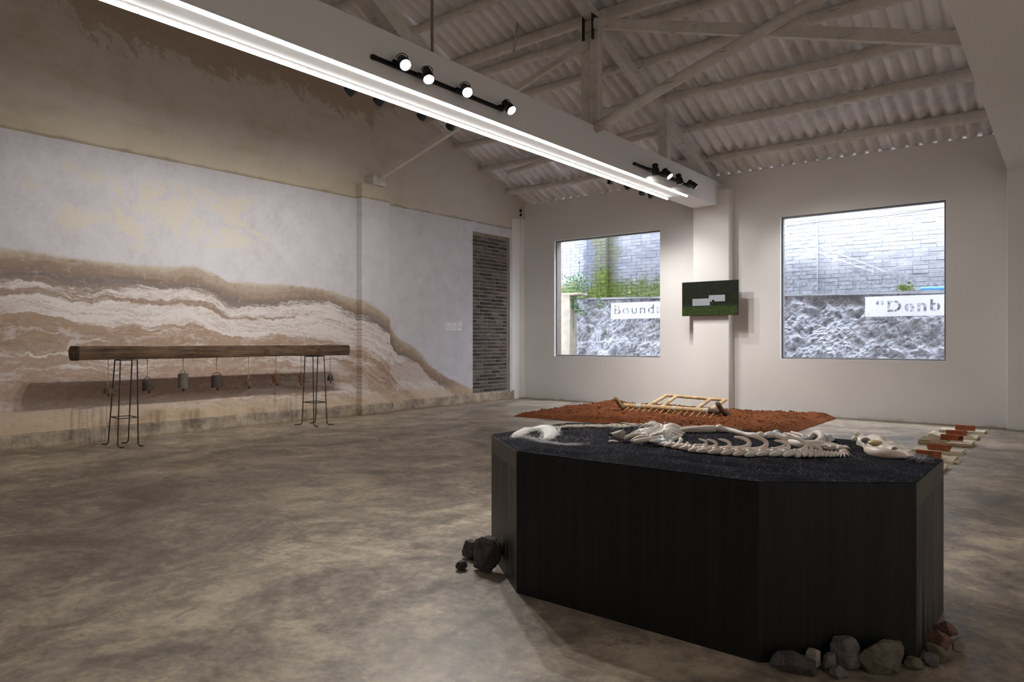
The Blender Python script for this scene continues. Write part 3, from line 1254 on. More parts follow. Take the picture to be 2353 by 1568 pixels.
ORD = ['endmost', 'second', 'third', 'fourth', 'fifth', 'sixth', 'seventh', 'eighth', 'ninth']
for side, x, ye in (("left", -5.279, 10.86), ("right", -4.926, 10.85)):
    for k in range(9):
        batten('tube_light', x, ye - k * 1.425, '%s glowing tube light from the white pillar, %s row under the beam' % (ORD[k], side),
               'tube lights in the %s row' % side, True)

# ------------------------------------------------------------------ track spotlights
def track(name, side, y0, y1, z, label, face=None):
    x = face if face is not None else (-4.903 if side > 0 else -5.362)
    bm = BM()
    a, b = sorted((x, x + side * 0.036))
    box(bm, a, b, y0, y1, z - 0.018, z + 0.018)
    bevel(bm, 0.004)
    t = thing(name, label, 'light track', (x, (y0 + y1) / 2, z))
    obj('rail', bm, BLACKM, t)
    bm = BM()
    box(bm, a - 0.002, b + 0.002, y0 - 0.03, y0 + 0.03, z - 0.020, z + 0.020)
    bevel(bm, 0.005)
    obj('feed_box', bm, BLACKM, t)


def frame_of(d):
    d = Vector(d).normalized()
    u = Vector((0, 0, 1)) - d * d.z
    u = u.normalized() if u.length > 1e-4 else Vector((0, 1, 0))
    s = u.cross(d)
    return Matrix((s, u, d)).transposed()


def spotlight(side, y, z, target, label, group, watts, lens=None, out=0.095, cone=84, tint=(1.0, 0.972, 0.942), face=None):
    lens = lens or LENS
    xb = (face if face is not None else (-4.903 if side > 0 else -5.362)) + side * 0.036
    P = Vector((xb + side * out, y, z - 0.01))
    d = (Vector(target) - P).normalized()
    F = frame_of(d)
    t = thing('track_spotlight', label, 'spotlight', (xb, y, z), group)
    bm = BM()
    a, b = sorted((xb, xb + side * 0.030))
    box(bm, a, b, y - 0.055, y + 0.035, z - 0.016, z + 0.016)
    bevel(bm, 0.004)
    obj('track_adapter', bm, BLACKM, t)
    bm = BM()
    tube(bm, [(xb + side * 0.02, y, z), (xb + side * 0.045, y, z), P - F.col[1] * 0.0 - d * 0.03], 0.010, 8)
    obj('arm', bm, BLACKM, t)
    bm = BM()
    prof = [(0.020, -0.085), (0.034, -0.080), (0.038, -0.045), (0.040, -0.030), (0.052, 0.0), (0.055, 0.075), (0.055, 0.082), (0.050, 0.082), (0.049, 0.068)]
    lathe(bm, prof, 20, P, F)
    for k in range(10):                                    # cooling fins
        a = 2 * math.pi * k / 10
        for r0, r1 in ((0.030, 0.043),):
            v = [F @ Vector((math.cos(a + e) * r, math.sin(a + e) * r, zz)) + P for (e, r, zz) in
                 ((-0.04, r0, -0.075), (0.04, r0, -0.075), (0.04, r1, -0.072), (-0.04, r1, -0.072), (-0.04, r0, -0.035), (0.04, r0, -0.035), (0.04, r1, -0.035), (-0.04, r1, -0.035))]
            q = [bm.verts.new(c) for c in v]
            for f in ((3, 2, 1, 0), (4, 5, 6, 7), (0, 1, 5, 4), (1, 2, 6, 5), (2, 3, 7, 6), (3, 0, 4, 7)):
                bm.faces.new([q[i] for i in f])
    obj('lamp_head', bm, BLACKM, t, smooth=True)
    bm = BM()
    pts = [P + F @ Vector((0.058 * math.cos(a), 0.058 * math.sin(a), -0.052)) for a in [math.pi * (0.05 + 0.9 * i / 10) for i in range(11)]]
    tube(bm, pts, 0.004, 6)
    obj('bail', bm, BLACKM, t)
    bm = BM()
    lathe(bm, [(0.0492, 0.070), (0.03, 0.074), (0.0, 0.0755)], 20, P, F)
    obj('lens', bm, lens, t, smooth='all')
    if watts > 0:
        L = bpy.data.lights.new('spot_beam', 'SPOT')
        L.energy = watts
        L.color = tint
        L.spot_size = math.radians(cone)
        L.spot_blend = 1.0
        L.shadow_soft_size = 0.04
        lo = bpy.data.objects.new('spot_beam', L)
        COL.objects.link(lo)
        lo.parent = t
        lo.location = P + d * 0.10 - t.location
        lo.rotation_euler = (-d).to_track_quat('Z', 'Y').to_euler()


track('light_track', 1, 4.17, 6.00, 3.795, 'black light track on the right face of the beam, four lamps, nearer the viewer')
track('light_track', 1, 9.00, 10.90, 3.795, 'short black light track on the right face of the beam near the back pillar')
track('light_track', -1, 4.20, 6.10, 3.775, 'black light track mostly hidden behind the beam, on its far left face')
track('light_track', -1, 9.10, 10.80, 3.775, 'black light track hidden behind the beam, over the red soil')
G = 'track spotlights along the beam'
S = SPOT
spotlight(1, 4.42, 3.815, (-1.3, 2.9, 0.6), 'brightest spotlight, glaring at the viewer near the free end of its track', G, S * 0.62)
spotlight(1, 4.73, 3.79, (-2.5, 3.4, 0.3), 'lit spotlight tipped steeply down, second along the nearer track', G, S * 0.55)
spotlight(1, 5.27, 3.80, (-1.6, 3.3, 0.7), 'lit spotlight tipped down, third along the nearer track', G, S * 0.55)
spotlight(1, 5.95, 3.805, (-1.0, 5.6, 0.0), 'lit spotlight turned to the right at the far end of the nearer track', G, S * 0.5)
spotlight(1, 9.42, 3.79, (-5.0, 10.7, 0.1), 'black spotlight turned down and away, first on the track near the pillar', G, S * 0.55)
spotlight(1, 9.79, 3.80, (-1.2, 9.6, 0.0), 'lit spotlight facing right, second on the track near the pillar', G, S * 0.6)
spotlight(1, 10.22, 3.79, (-4.3, 11.2, 0.1), 'black spotlight pointing straight down, third on the track near the pillar', G, S * 0.55)
spotlight(1, 10.70, 3.79, (-2.0, 12.34, 1.1), 'lit spotlight facing right, nearest the white pillar', G, S * 0.45)
spotlight(-1, 4.41, 3.735, (-9.41, 3.2, 1.5), 'black spotlight behind the beam, leftmost of the four cups under the tubes', G, S * 0.58, LENSD, 0.06)
spotlight(-1, 4.77, 3.735, (-9.41, 4.5, 1.6), 'black spotlight behind the beam, second of the four cups under the tubes', G, S * 0.58, LENSD, 0.06)
spotlight(-1, 5.37, 3.735, (-9.41, 5.9, 1.6), 'black spotlight behind the beam, third of the four cups under the tubes', G, S * 0.58, LENSD, 0.06)
spotlight(-1, 5.81, 3.735, (-9.41, 7.2, 1.5), 'black spotlight behind the beam, fourth of the cups, under the gable roof line', G, S * 0.58, LENSD, 0.06)
spotlight(-1, 9.31, 3.735, (-6.3, 10.4, 0.1), 'black spotlight behind the beam, leftmost of the small group near the back wall', G, S * 0.5, LENSD, 0.06)
spotlight(-1, 9.78, 3.735, (-5.05, 12.0, 1.9), 'black spotlight behind the beam, second of the small group near the back wall', G, S * 0.40, LENSD, 0.06)
spotlight(-1, 10.33, 3.735, (-7.2, 12.34, 0.9), 'black spotlight behind the beam, third of the small group near the back wall', G, S * 0.5, LENSD, 0.06)
spotlight(-1, 10.60, 3.735, (-5.6, 12.34, 1.2), 'black tilted spotlight behind the beam, next to the end of the tube lights', G, S * 0.4, LENSD, 0.06)

# added fill spotlights, out of view, to brighten the ceiling and beam
track('light_track', 1, -2.6, 6.2, 3.795, 'added unseen track for fill lamps, far side of the beam without tube lights', -0.225)
track('light_track', 1, -3.0, -0.2, 3.795, 'added unseen track for fill lamps, right face of the tube-lit beam, behind the viewer')
GH = 'added fill spotlights out of view'
for k, (y, tg) in enumerate(((-2.2, (4.0, -2.6, 1.3)), (-0.2, (4.0, 0.0, 1.3)), (2.0, (4.0, 2.2, 1.3)), (3.9, (4.0, 4.2, 1.3)), (5.8, (4.0, 6.4, 1.3)))):
    spotlight(1, y, 3.80, tg, 'added unseen fill spotlight turned to the right-hand wall, %s on the bare beam' % ('hindmost', 'second', 'third', 'fourth', 'foremost')[k], GH, S * HID * 1.2, LENSD, face=-0.225)
for k, (y, tg) in enumerate(((-2.6, (-3.6, -4.2, 1.3)), (-1.6, (-1.8, -4.2, 1.3)), (-0.6, (0.6, -4.2, 1.3)))):
    spotlight(1, y, 3.80, tg, 'added unseen fill spotlight turned to the front wall, %s of three behind the viewer' % ('hindmost', 'middle', 'foremost')[k], GH, S * HID * 0.35, LENSD)

# ------------------------------------------------------------------ screen, cards, camera on the walls
tv = thing('flat_screen', 'flat screen on the white pillar showing a dark wooded slope with two pale blank boxes', 'screen', (-5.016, 12.078, 2.0))
bm = BM()
box(bm, -5.537, -4.495, 11.982, 12.018, 1.703, 2.316)
bevel(bm, 0.003)
obj('case', bm, BLACKM, tv)
bm = BM()
box(bm, -5.22, -4.82, 12.018, 12.078, 1.85, 2.15)
bevel(bm, 0.006)
obj('wall_mount', bm, BLACKM, tv)
bm = BM()
vs = [bm.verts.new(p) for p in ((0.006, 0, 0.006), (1.036, 0, 0.006), (1.036, 0, 0.607), (0.006, 0, 0.607))]
bm.faces.new(vs)
o = obj('display', bm, SCREEN, tv, local=True)
o.location = Vector((-5.537, 11.9805, 1.703)) - tv.location

for y, z, h, lab in ((9.868, 1.535, 0.152, 'small printed white card, left of three on the old wall beside the bare brick'),
                     (10.028, 1.533, 0.152, 'small printed white card, in the middle of three on the old wall'),
                     (10.196, 1.545, 0.176, 'taller printed white card, right of three, closest to the bare brick')):
    bm = BM()
    box(bm, -0.004, 0.004, -0.074, 0.074, -h / 2, h / 2)
    bevel(bm, 0.001)
    o = obj('wall_card', bm, CARD)
    o.location = (XL + 0.004, y, z)
    tag(o, lab, 'card', 'printed cards on the old wall')

sc = thing('security_camera', 'small white security camera with a black lens on top of the corner casing', 'camera', (-9.42, 12.24, 3.925))
bm = BM()
lathe(bm, [(0.045, 0.0), (0.045, 0.012), (0.014, 0.02), (0.014, 0.05)], 14, (-9.42, 12.22, 3.925))
obj('foot', bm, WPLAST, sc, smooth=True)
bm = BM()
ball(bm, (-9.42, 12.21, 4.015), 0.052, 2, (0.8, 0.8, 0.95))
obj('base_body', bm, WPLAST, sc, smooth='all')
bm = BM()
lathe(bm, [(0.0, 0.0), (0.03, 0.004), (0.034, 0.012)], 14, (-9.405, 12.166, 4.01), frame_of((-0.5, 1, 0.05)))
obj('lens', bm, BLACKM, sc, smooth='all')
bm = BM()
F = frame_of((0.45, -1, -0.05))
lathe(bm, [(0.0, -0.06), (0.034, -0.055), (0.042, 0.0), (0.042, 0.045), (0.0, 0.046)], 16, (-9.42, 12.21, 4.105), F)
obj('head', bm, WPLAST, sc, smooth=True)
bm = BM()
lathe(bm, [(0.036, 0.045), (0.030, 0.054), (0.0, 0.058)], 16, (-9.42, 12.21, 4.105), F)
obj('camera_lens', bm, m_plain('dark_lens', (0.01, 0.011, 0.03), 0.1, 0.6), sc, smooth=True)

# ------------------------------------------------------------------ old beam on two iron stands, with bells
bm = BM()
n = 60


def woodrect(t):
    y = 3.105 + 3.855 * t
    x0, x1 = -8.862 + 0.006 * fbm(y, 1, 0, 3), -8.682 + 0.006 * fbm(y, 2, 5, 3)
    z0, z1 = 1.034 + 0.006 * fbm(y, 3, 1, 3), 1.188 + 0.009 * fbm(y * 1.3, 4, 2, 3)
    e = 0.0
    if t < 0.004:
        e = 0.018
    if t > 0.988:
        e = 0.05 * (1 - math.sqrt(max(0, 1 - ((t - 0.988) / 0.012) ** 2)))
    b = 0.022
    x0, x1, z0, z1 = x0 + e, x1 - e, z0 + e, z1 - e
    return [Vector(p) for p in ((x0 + b, y, z0), (x1 - b, y, z0), (x1 - b * 0.3, y, z0 + b * 0.3), (x1, y, z0 + b), (x1, y, (z0 + z1) / 2), (x1, y, z1 - b), (x1 - b * 0.3, y, z1 - b * 0.3), (x1 - b, y, z1),
                                (x0 + b, y, z1), (x0, y, z1 - b), (x0, y, z0 + b))]


ts = [0.0, 0.005] + [0.02 + 0.965 * i / n for i in range(n)] + [0.990, 0.994, 0.997, 0.9992]
rings = [[bm.verts.new(p) for p in woodrect(t)] for t in ts]
for r0, r1 in zip(rings[:-1], rings[1:]):
    for k in range(len(r0)):
        j = (k + 1) % len(r0)
        bm.faces.new((r0[k], r1[k], r1[j], r0[j]))
bm.faces.new(rings[0])
bm.faces.new(rings[-1][::-1])
bmesh.ops.recalc_face_normals(bm, faces=bm.faces)
bench = thing('timber_beam', 'long weathered old timber beam laid across two thin iron stands', 'beam', (-8.77, 5.03, 1.034))
obj('beam_body', bm, WOOD, bench, smooth=True)
bm = BM()
box(bm, -8.868, -8.676, 3.115, 3.165, 1.028, 1.194)
bevel(bm, 0.02, 2)
obj('dark_end_band', bm, m_plain('dark_end', (0.035, 0.024, 0.015), 0.85, 0.2, var=0.5), bench)  # darker band round the near end of the beam
for y, z in ((4.56, 1.105), (5.50, 1.107), (6.36, 1.105)):
    bm = BM()
    x = -8.679
    for q in ((y - 0.032, y - 0.024, z - 0.03, z + 0.03), (y + 0.024, y + 0.032, z - 0.03, z + 0.03), (y - 0.024, y + 0.024, z + 0.022, z + 0.03), (y - 0.024, y + 0.024, z - 0.03, z - 0.022)):
        box(bm, x - 0.012, x + 0.006, *q)
    box(bm, x - 0.012, x + 0.001, y - 0.012, y + 0.012, z - 0.016, z + 0.01)
    obj('iron_plate', bm, RUST, bench)


def stand(loc, yaw, label, feet):
    t = thing('iron_stand', label, 'stand', loc, 'iron stands under the beam')
    cx, cy = loc[0], loc[1]
    for k, (fx, fy, tx, ty, ox, oy) in enumerate(feet):
        bm = BM()
        pts = [(fx + ox, fy + oy, 0.007)]
        d = Vector((ox, oy, 0))
        for i in range(1, 6):
            a = i / 6 * math.pi / 2
            pts.append((fx + d.x * 0.5 * (1 - math.sin(a)), fy + d.y * 0.5 * (1 - math.sin(a)), 0.007 + 0.045 * (1 - math.cos(a))))
        pts += [(fx, fy, 0.06), (tx, ty, 1.024)]
        tube(bm, pts, 0.0075, 8)
        obj('leg', bm, IRON, t, smooth=True)
    at = lambda f, z: Vector((f[0] + (f[2] - f[0]) * z, f[1] + (f[3] - f[1]) * z, z))
    for z, nm in ((0.342, 'lower_ring'), (1.024, 'top_ring')):
        bm = BM()
        q = [at(feet[i], z) for i in (0, 1, 3, 2)]
        for i in range(4):
            tube(bm, [q[i], q[(i + 1) % 4]], 0.0065, 8)
        obj(nm, bm, IRON, t, smooth=True)


stand((-8.835, 3.69, 0), 0, 'thin iron stand with four splayed feet under the left end of the old beam',
      [(-9.03, 3.60, -8.90, 3.62, -0.10, -0.03), (-8.69, 3.565, -8.70, 3.60, 0.05, -0.04 + 0.09), (-8.985, 3.81, -8.90, 3.815, -0.07, -0.05), (-8.645, 3.775, -8.70, 3.79, 0.06, 0.03)])
stand((-8.78, 6.36, 0), 0, 'thin iron stand with four splayed feet under the right end of the old beam',
      [(-8.925, 6.245, -8.87, 6.255, -0.09, -0.07), (-8.655, 6.255, -8.69, 6.265, 0.10, 0.0), (-8.945, 6.495, -8.87, 6.48, -0.09, -0.03), (-8.615, 6.455, -8.69, 6.46, 0.04, 0.10)])


def bell(y, ztop, zbot, w, mat, label, kind, tilt=0.0, knot=0.0):
    x = -8.80
    t = thing('hanging_bell', label, 'bell', (x, y, 1.03), 'bells hanging from the old beam')
    h = ztop - zbot
    Rm = Matrix.Rotation(tilt, 3, 'X')
    org = Vector((x, y, ztop))
    bm = BM()
    if kind == 'cup':
        prof = [(0.0, 0.0), (w * 0.40, -0.002), (w * 0.46, -h * 0.06), (w * 0.49, -h * 0.5), (w * 0.52, -h), (w * 0.47, -h), (w * 0.43, -h * 0.5), (w * 0.38, -h * 0.1)]
    elif kind == 'can':
        prof = [(0.0, h * 0.06), (w * 0.30, h * 0.03), (w * 0.49, -h * 0.04), (w * 0.48, -h * 0.12), (w * 0.45, -h * 0.5), (w * 0.46, -h), (w * 0.42, -h), (w * 0.40, -h * 0.5)]
    else:
        prof = [(0.0, 0.0), (w * 0.30, -h * 0.03), (w * 0.43, -h * 0.18), (w * 0.45, -h * 0.5), (w * 0.52, -h * 0.95), (w * 0.52, -h), (w * 0.46, -h), (w * 0.40, -h * 0.4)]
    lathe(bm, prof, 18, org, Rm)
    obj('bell_body', bm, mat, t, smooth=True)
    lo = 0.03 if kind != 'can' else 0.045
    bm = BM()
    rr = w * (0.42 if kind == 'cup' and w > 0.13 else 0.22)
    pts = [org + Rm @ Vector((0, math.cos(a) * rr, math.sin(a) * lo)) for a in [math.pi * i / 8 for i in range(9)]]
    tube(bm, pts, 0.005, 6)
    obj('bell_loop', bm, mat, t)
    bm = BM()
    top = org + Rm @ Vector((0, 0, lo))
    if kind == 'cup' and w < 0.1:
        tube(bm, [(x, y, 1.036), (x, y, top.z + 0.06), (x, y - 0.012, top.z - 0.02)], 0.0035, 6)
        tube(bm, [(x, y, top.z + 0.06), (x, y + 0.012, top.z - 0.02)], 0.0035, 6)
    else:
        tube(bm, [(x, y, 1.036), (x, y, top.z - 0.004)], 0.004, 6)
    obj('string', bm, STRING, t)
    bm = BM()
    c = org + Rm @ Vector((0, 0, -h))
    tube(bm, [c + Vector((0, 0, 0.05)), c + Vector((0, 0.004, -0.022))], 0.006, 6)
    ball(bm, c + Vector((0, 0.004, -0.028)), 0.014, 1, (1, 1, 1.2))
    obj('clapper', bm, RUST if kind != 'can' else BRONZE, t)


bell(3.506, 0.700, 0.640, 0.098, BELLWOOD, 'small squat wooden bell with a clapper, leftmost under the beam beside the stand', 'cup', 0.0)
bell(3.952, 0.782, 0.650, 0.135, BRONZE, 'broad dark iron bell with a ring loop, just right of the left stand', 'bell', 0.10)
bell(4.392, 0.838, 0.652, 0.125, ASHB, 'tall pale grey can-shaped bell with a conical cap', 'can', 0.0)
bell(4.839, 0.800, 0.640, 0.142, BRONZE, 'large dark bell with a wide arched wire handle, at mid-beam', 'cup', 0.05)
bell(5.297, 0.704, 0.640, 0.088, BELLWOOD, 'small round wooden bell hung lowest on a forked string', 'cup', 0.0)
bell(5.721, 0.780, 0.660, 0.105, RUST, 'rust orange bell tilted on its string, left of the right stand', 'cup', 0.12)
bell(6.138, 0.758, 0.642, 0.068, RUST, 'narrow rusty bell hanging against the left leg of the right stand', 'can', 0.0)
bell(6.656, 0.735, 0.650, 0.092, IRON, 'small black bell with a wire loop and clapper, rightmost under the beam', 'bell', 0.0)

# ------------------------------------------------------------------ plinth with black sand
OCT = [(-2.650, 3.150), (-2.150, 2.748), (-0.945, 2.735), (-0.462, 3.100), (-0.455, 3.790), (-0.945, 4.225), (-2.160, 4.225), (-2.650, 3.870)]
PZ = 0.700
plinth = thing('display_plinth', 'black eight-sided plinth of stained plywood, waist high', 'plinth', (-1.55, 3.48, 0))
for i in range(8):
    a, b = Vector(OCT[i]).to_3d(), Vector(OCT[(i + 1) % 8]).to_3d()
    d = (b - a).normalized()
    nrm = Vector((d.y, -d.x, 0))
    bm = BM()
    e = 0.0
    vs = [bm.verts.new(p) for p in (a, b, b - nrm * 0.018, a - nrm * 0.018)]
    f = bm.faces.new(vs)
    r = bmesh.ops.extrude_face_region(bm, geom=[f])
    bmesh.ops.translate(bm, vec=(0, 0, PZ), verts=[v for v in r['geom'] if isinstance(v, bmesh.types.BMVert)])
    bmesh.ops.recalc_face_normals(bm, faces=bm.faces)
    obj('side_panel', bm, PLYS if i in (0, 3) else PLY, plinth)
bm = BM()
prism(bm, [(p[0] * 0.985 - 1.55 * 0.015, p[1] * 0.985 + 3.48 * 0.015) for p in OCT], 0.66, 0.698)
obj('deck', bm, PLY, plinth)


def oct_r(ang):
    """distance from the middle to the edge of the plinth"""
    c = Vector((-1.55, 3.48))
    d = Vector((math.cos(ang), math.sin(ang)))
    best = 9.0
    for i in range(8):
        a, b = Vector(OCT[i]), Vector(OCT[(i + 1) % 8])
        e = b - a
        den = d.x * e.y - d.y * e.x
        if abs(den) < 1e-9:
            continue
        w = a - c
        t = (w.x * e.y - w.y * e.x) / den
        u = (w.x * d.y - w.y * d.x) / den
        if t > 0 and -1e-4 <= u <= 1.0001:
            best = min(best, t)
    return best


def sand_z(x, y):
    c = Vector((x + 1.55, y - 3.48))
    r = c.length / max(1e-6, oct_r(math.atan2(c.y, c.x)))
    ed = min(1.0, max(0.0, (1.0 - r) / 0.10))
    h = 0.012 + 0.012 * fbm(x * 2.2, y * 2.2, 1.0, 3) + 0.005 * fbm(x * 9, y * 9, 4.0, 3)
    front = max(0.0, min(1.0, (3.25 - y) / 0.3))
    h += 0.006 * front * math.sin(38 * (y + 0.10 * fbm(x * 1.5, y * 3, 2.0, 2)))
    return PZ + 0.002 + max(0.001, h) * ed


bm = BM()
NA, NR = 256, 70
angs = [2 * math.pi * i / NA for i in range(NA)]
for p in OCT:                                  # let grid lines meet the corners
    a = math.atan2(p[1] - 3.48, p[0] + 1.55) % (2 * math.pi)
    k = min(range(NA), key=lambda i: abs(angs[i] - a))
    angs[k] = a
rings = []
cv = bm.verts.new((-1.55, 3.48, sand_z(-1.55, 3.48)))
for j in range(1, NR + 1):
    ring = []
    for a in angs:
        r = oct_r(a) * (j / NR) * 0.998
        x, y = -1.55 + math.cos(a) * r, 3.48 + math.sin(a) * r
        ring.append(bm.verts.new((x, y, sand_z(x, y))))
    rings.append(ring)
for k in range(NA):
    bm.faces.new((cv, rings[0][k], rings[0][(k + 1) % NA]))
for r0, r1 in zip(rings[:-1], rings[1:]):
    for k in range(NA):
        j = (k + 1) % NA
        bm.faces.new((r0[k], r1[k], r1[j], r0[j]))
o = stuff(obj('black_sand', bm, SAND, None, smooth='all'))
tag(o, 'layer of glittering black sand covering the top of the plinth', 'sand')

# ------------------------------------------------------------------ the skeleton on the sand
BG = 'pieces of the skeleton on the black sand'
SKIN = {'p': BONEP, 'b': BONE, 'w': BONEW}


def on(x, y, up=0.0):
    return Vector((x, y, sand_z(x, y) + up))


def cat(pts, n):
    """points evenly spread along a Catmull-Rom curve"""
    P = [Vector(p) for p in pts]
    P = [P[0] * 2 - P[1]] + P + [P[-1] * 2 - P[-2]]
    out = []
    for i in range(1, len(P) - 2):
        for k in range(12):
            t = k / 12
            a, b, c, d = P[i - 1:i + 3]
            out.append(0.5 * ((2 * b) + (c - a) * t + (2 * a - 5 * b + 4 * c - d) * t * t + (3 * b - a - 3 * c + d) * t ** 3))
    out.append(P[-2])
    L = [0.0]
    for a, b in zip(out[:-1], out[1:]):
        L.append(L[-1] + (b - a).length)
    res = []
    for i in range(n):
        s = L[-1] * i / (n - 1)
        k = max(j for j in range(len(L)) if L[j] <= s + 1e-9)
        if k >= len(out) - 1:
            res.append(out[-1])
        else:
            f = (s - L[k]) / max(1e-9, L[k + 1] - L[k])
            res.append(out[k].lerp(out[k + 1], f))
    return res


def done(t_name, bm, mat, t, sub=1):
    o = obj(t_name, bm, mat, t, smooth='all')
    if sub:
        md = o.modifiers.new('subdivision', 'SUBSURF')
        md.levels = md.render_levels = sub
    return o


# tail fluke of white fleece with a fringe
FL = [(-2.447, 3.082), (-2.493, 3.197), (-2.553, 3.344), (-2.586, 3.455), (-2.566, 3.514), (-2.514, 3.53), (-2.474, 3.527), (-2.404, 3.462), (-2.324, 3.362),
      (-2.271, 3.281), (-2.21, 3.155), (-2.218, 3.10), (-2.25, 3.095), (-2.29, 3.17), (-2.365, 3.27), (-2.435, 3.315), (-2.445, 3.262), (-2.425, 3.185), (-2.405, 3.113), (-2.418, 3.06)]
fl = thing('tail_fluke', 'curved white fleecy tail fluke with a fringed edge, at the left end of the skeleton', 'sculpture piece', on(-2.42, 3.35), BG)
bm = BM()
outer = cat(FL + [FL[0]], 90)[:-1]
mid = [Vector((-2.46, 3.12)), Vector((-2.50, 3.25)), Vector((-2.52, 3.38)), Vector((-2.50, 3.44)), Vector((-2.45, 3.42)), Vector((-2.37, 3.34)), Vector((-2.30, 3.23)), Vector((-2.235, 3.13))]
mid = cat(mid, 40)


def near(p):
    return min(mid, key=lambda q: (q - p.to_2d()).length)


layers = []
for f, z in ((0.0, 0.0), (0.10, 0.32), (0.35, 0.62), (0.65, 0.80), (0.92, 0.86)):
    layers.append([bm.verts.new((p.x + (near(p).x - p.x) * f, p.y + (near(p).y - p.y) * f,
                                 sand_z(p.x, p.y) + 0.002 + z * min(0.026, 0.004 + 0.36 * (near(p) - p.to_2d()).length))) for p in outer])
m_ = len(outer)
for r0, r1 in zip(layers[:-1], layers[1:]):
    for k in range(m_):
        j = (k + 1) % m_
        bm.faces.new((r0[k], r0[j], r1[j], r1[k]))
# close the crest strip between the two banks
top = layers[-1]
bmesh.ops.holes_fill(bm, edges=[e for e in bm.edges if e.is_boundary and all(v in top for v in e.verts)], sides=0)
bmesh.ops.recalc_face_normals(bm, faces=bm.faces)
done('fluke_body', bm, FLEECE, fl, 0)
bm = BM()
for i in range(170):
    p = outer[i * len(outer) // 170]
    if R.random() < 0.85:
        q = p + (p - near(p).to_3d()).normalized() * R.uniform(0.012, 0.03) if False else None
        dirv = (p.to_2d() - near(p)).normalized()
        e = p.to_2d() + dirv * R.uniform(0.010, 0.026) + Vector((R.uniform(-.006, .006), R.uniform(-.006, .006)))
        tube(bm, [(p.x, p.y, sand_z(p.x, p.y) + 0.012), ((p.x + e.x) / 2, (p.y + e.y) / 2, sand_z(p.x, p.y) + 0.010), (e.x, e.y, sand_z(e.x, e.y) + 0.002)], [0.0026, 0.0022, 0.0008], 4)
stuff(done('fringe', bm, FLEECE, fl, 0))
bm = BM()
ball(bm, on(-2.315, 3.40, 0.048), 0.016, 2, (1.3, 1, 0.5))
done('grey_eye_spot', bm, m_plain('grey_felt', (0.30, 0.29, 0.27), 0.9, 0.1), fl, 0)


def spine(name, label, path, n, size, spike, skin, sec='b', lean=0.6, both=True, big=None):
    """a row of vertebrae, each a part with its own processes"""
    t = thing(name, label, 'skeleton', on(*path[0]), BG)
    P = cat([Vector(p) for p in path], n + 1)
    for i in range(n):
        a, b = P[i], P[i + 1]
        d = (b - a)
        ln = d.length
        d = d.normalized()
        s = Vector((-d.y, d.x))
        f = i / max(1, n - 1)
        r = size(f)
        k = spike(f)
        c = (a + b) / 2
        base = on(c.x, c.y, r * 0.75)
        bm = BM()
        d3, s3 = d.to_3d(), s.to_3d()
        tube(bm, [base - d3 * ln * 0.52, base - d3 * ln * 0.36, base, base + d3 * ln * 0.30, base + d3 * ln * 0.5], [r * 0.85, r, r * 0.66, r * 0.85, r * 0.72], 8)
        for sg in (-1, 1):
            if not both and sg < 0:
                continue
            wob = R.uniform(0.8, 1.2)
            tip = base + s3 * sg * (r + k * wob) - d3 * k * lean * wob + Vector((0, 0, -r * 0.3 + R.uniform(0, 0.3) * k))
            tube(bm, [base, base + s3 * sg * r * 0.8, (base + tip) / 2 + s3 * sg * r * 0.5 + Vector((0, 0, 0.1 * k)), tip], [r * 0.55, r * 0.5, r * 0.36, r * 0.13], 6)
        tube(bm, [base, base + Vector((0, 0, r * 0.9)) - d3 * r * 0.3, base + Vector((0, 0, r * 1.35)) - d3 * r * 1.0], [r * 0.5, r * 0.42, r * 0.16], 6)
        done('vertebra', bm, SKIN[skin(f)], t, 1)
    return t


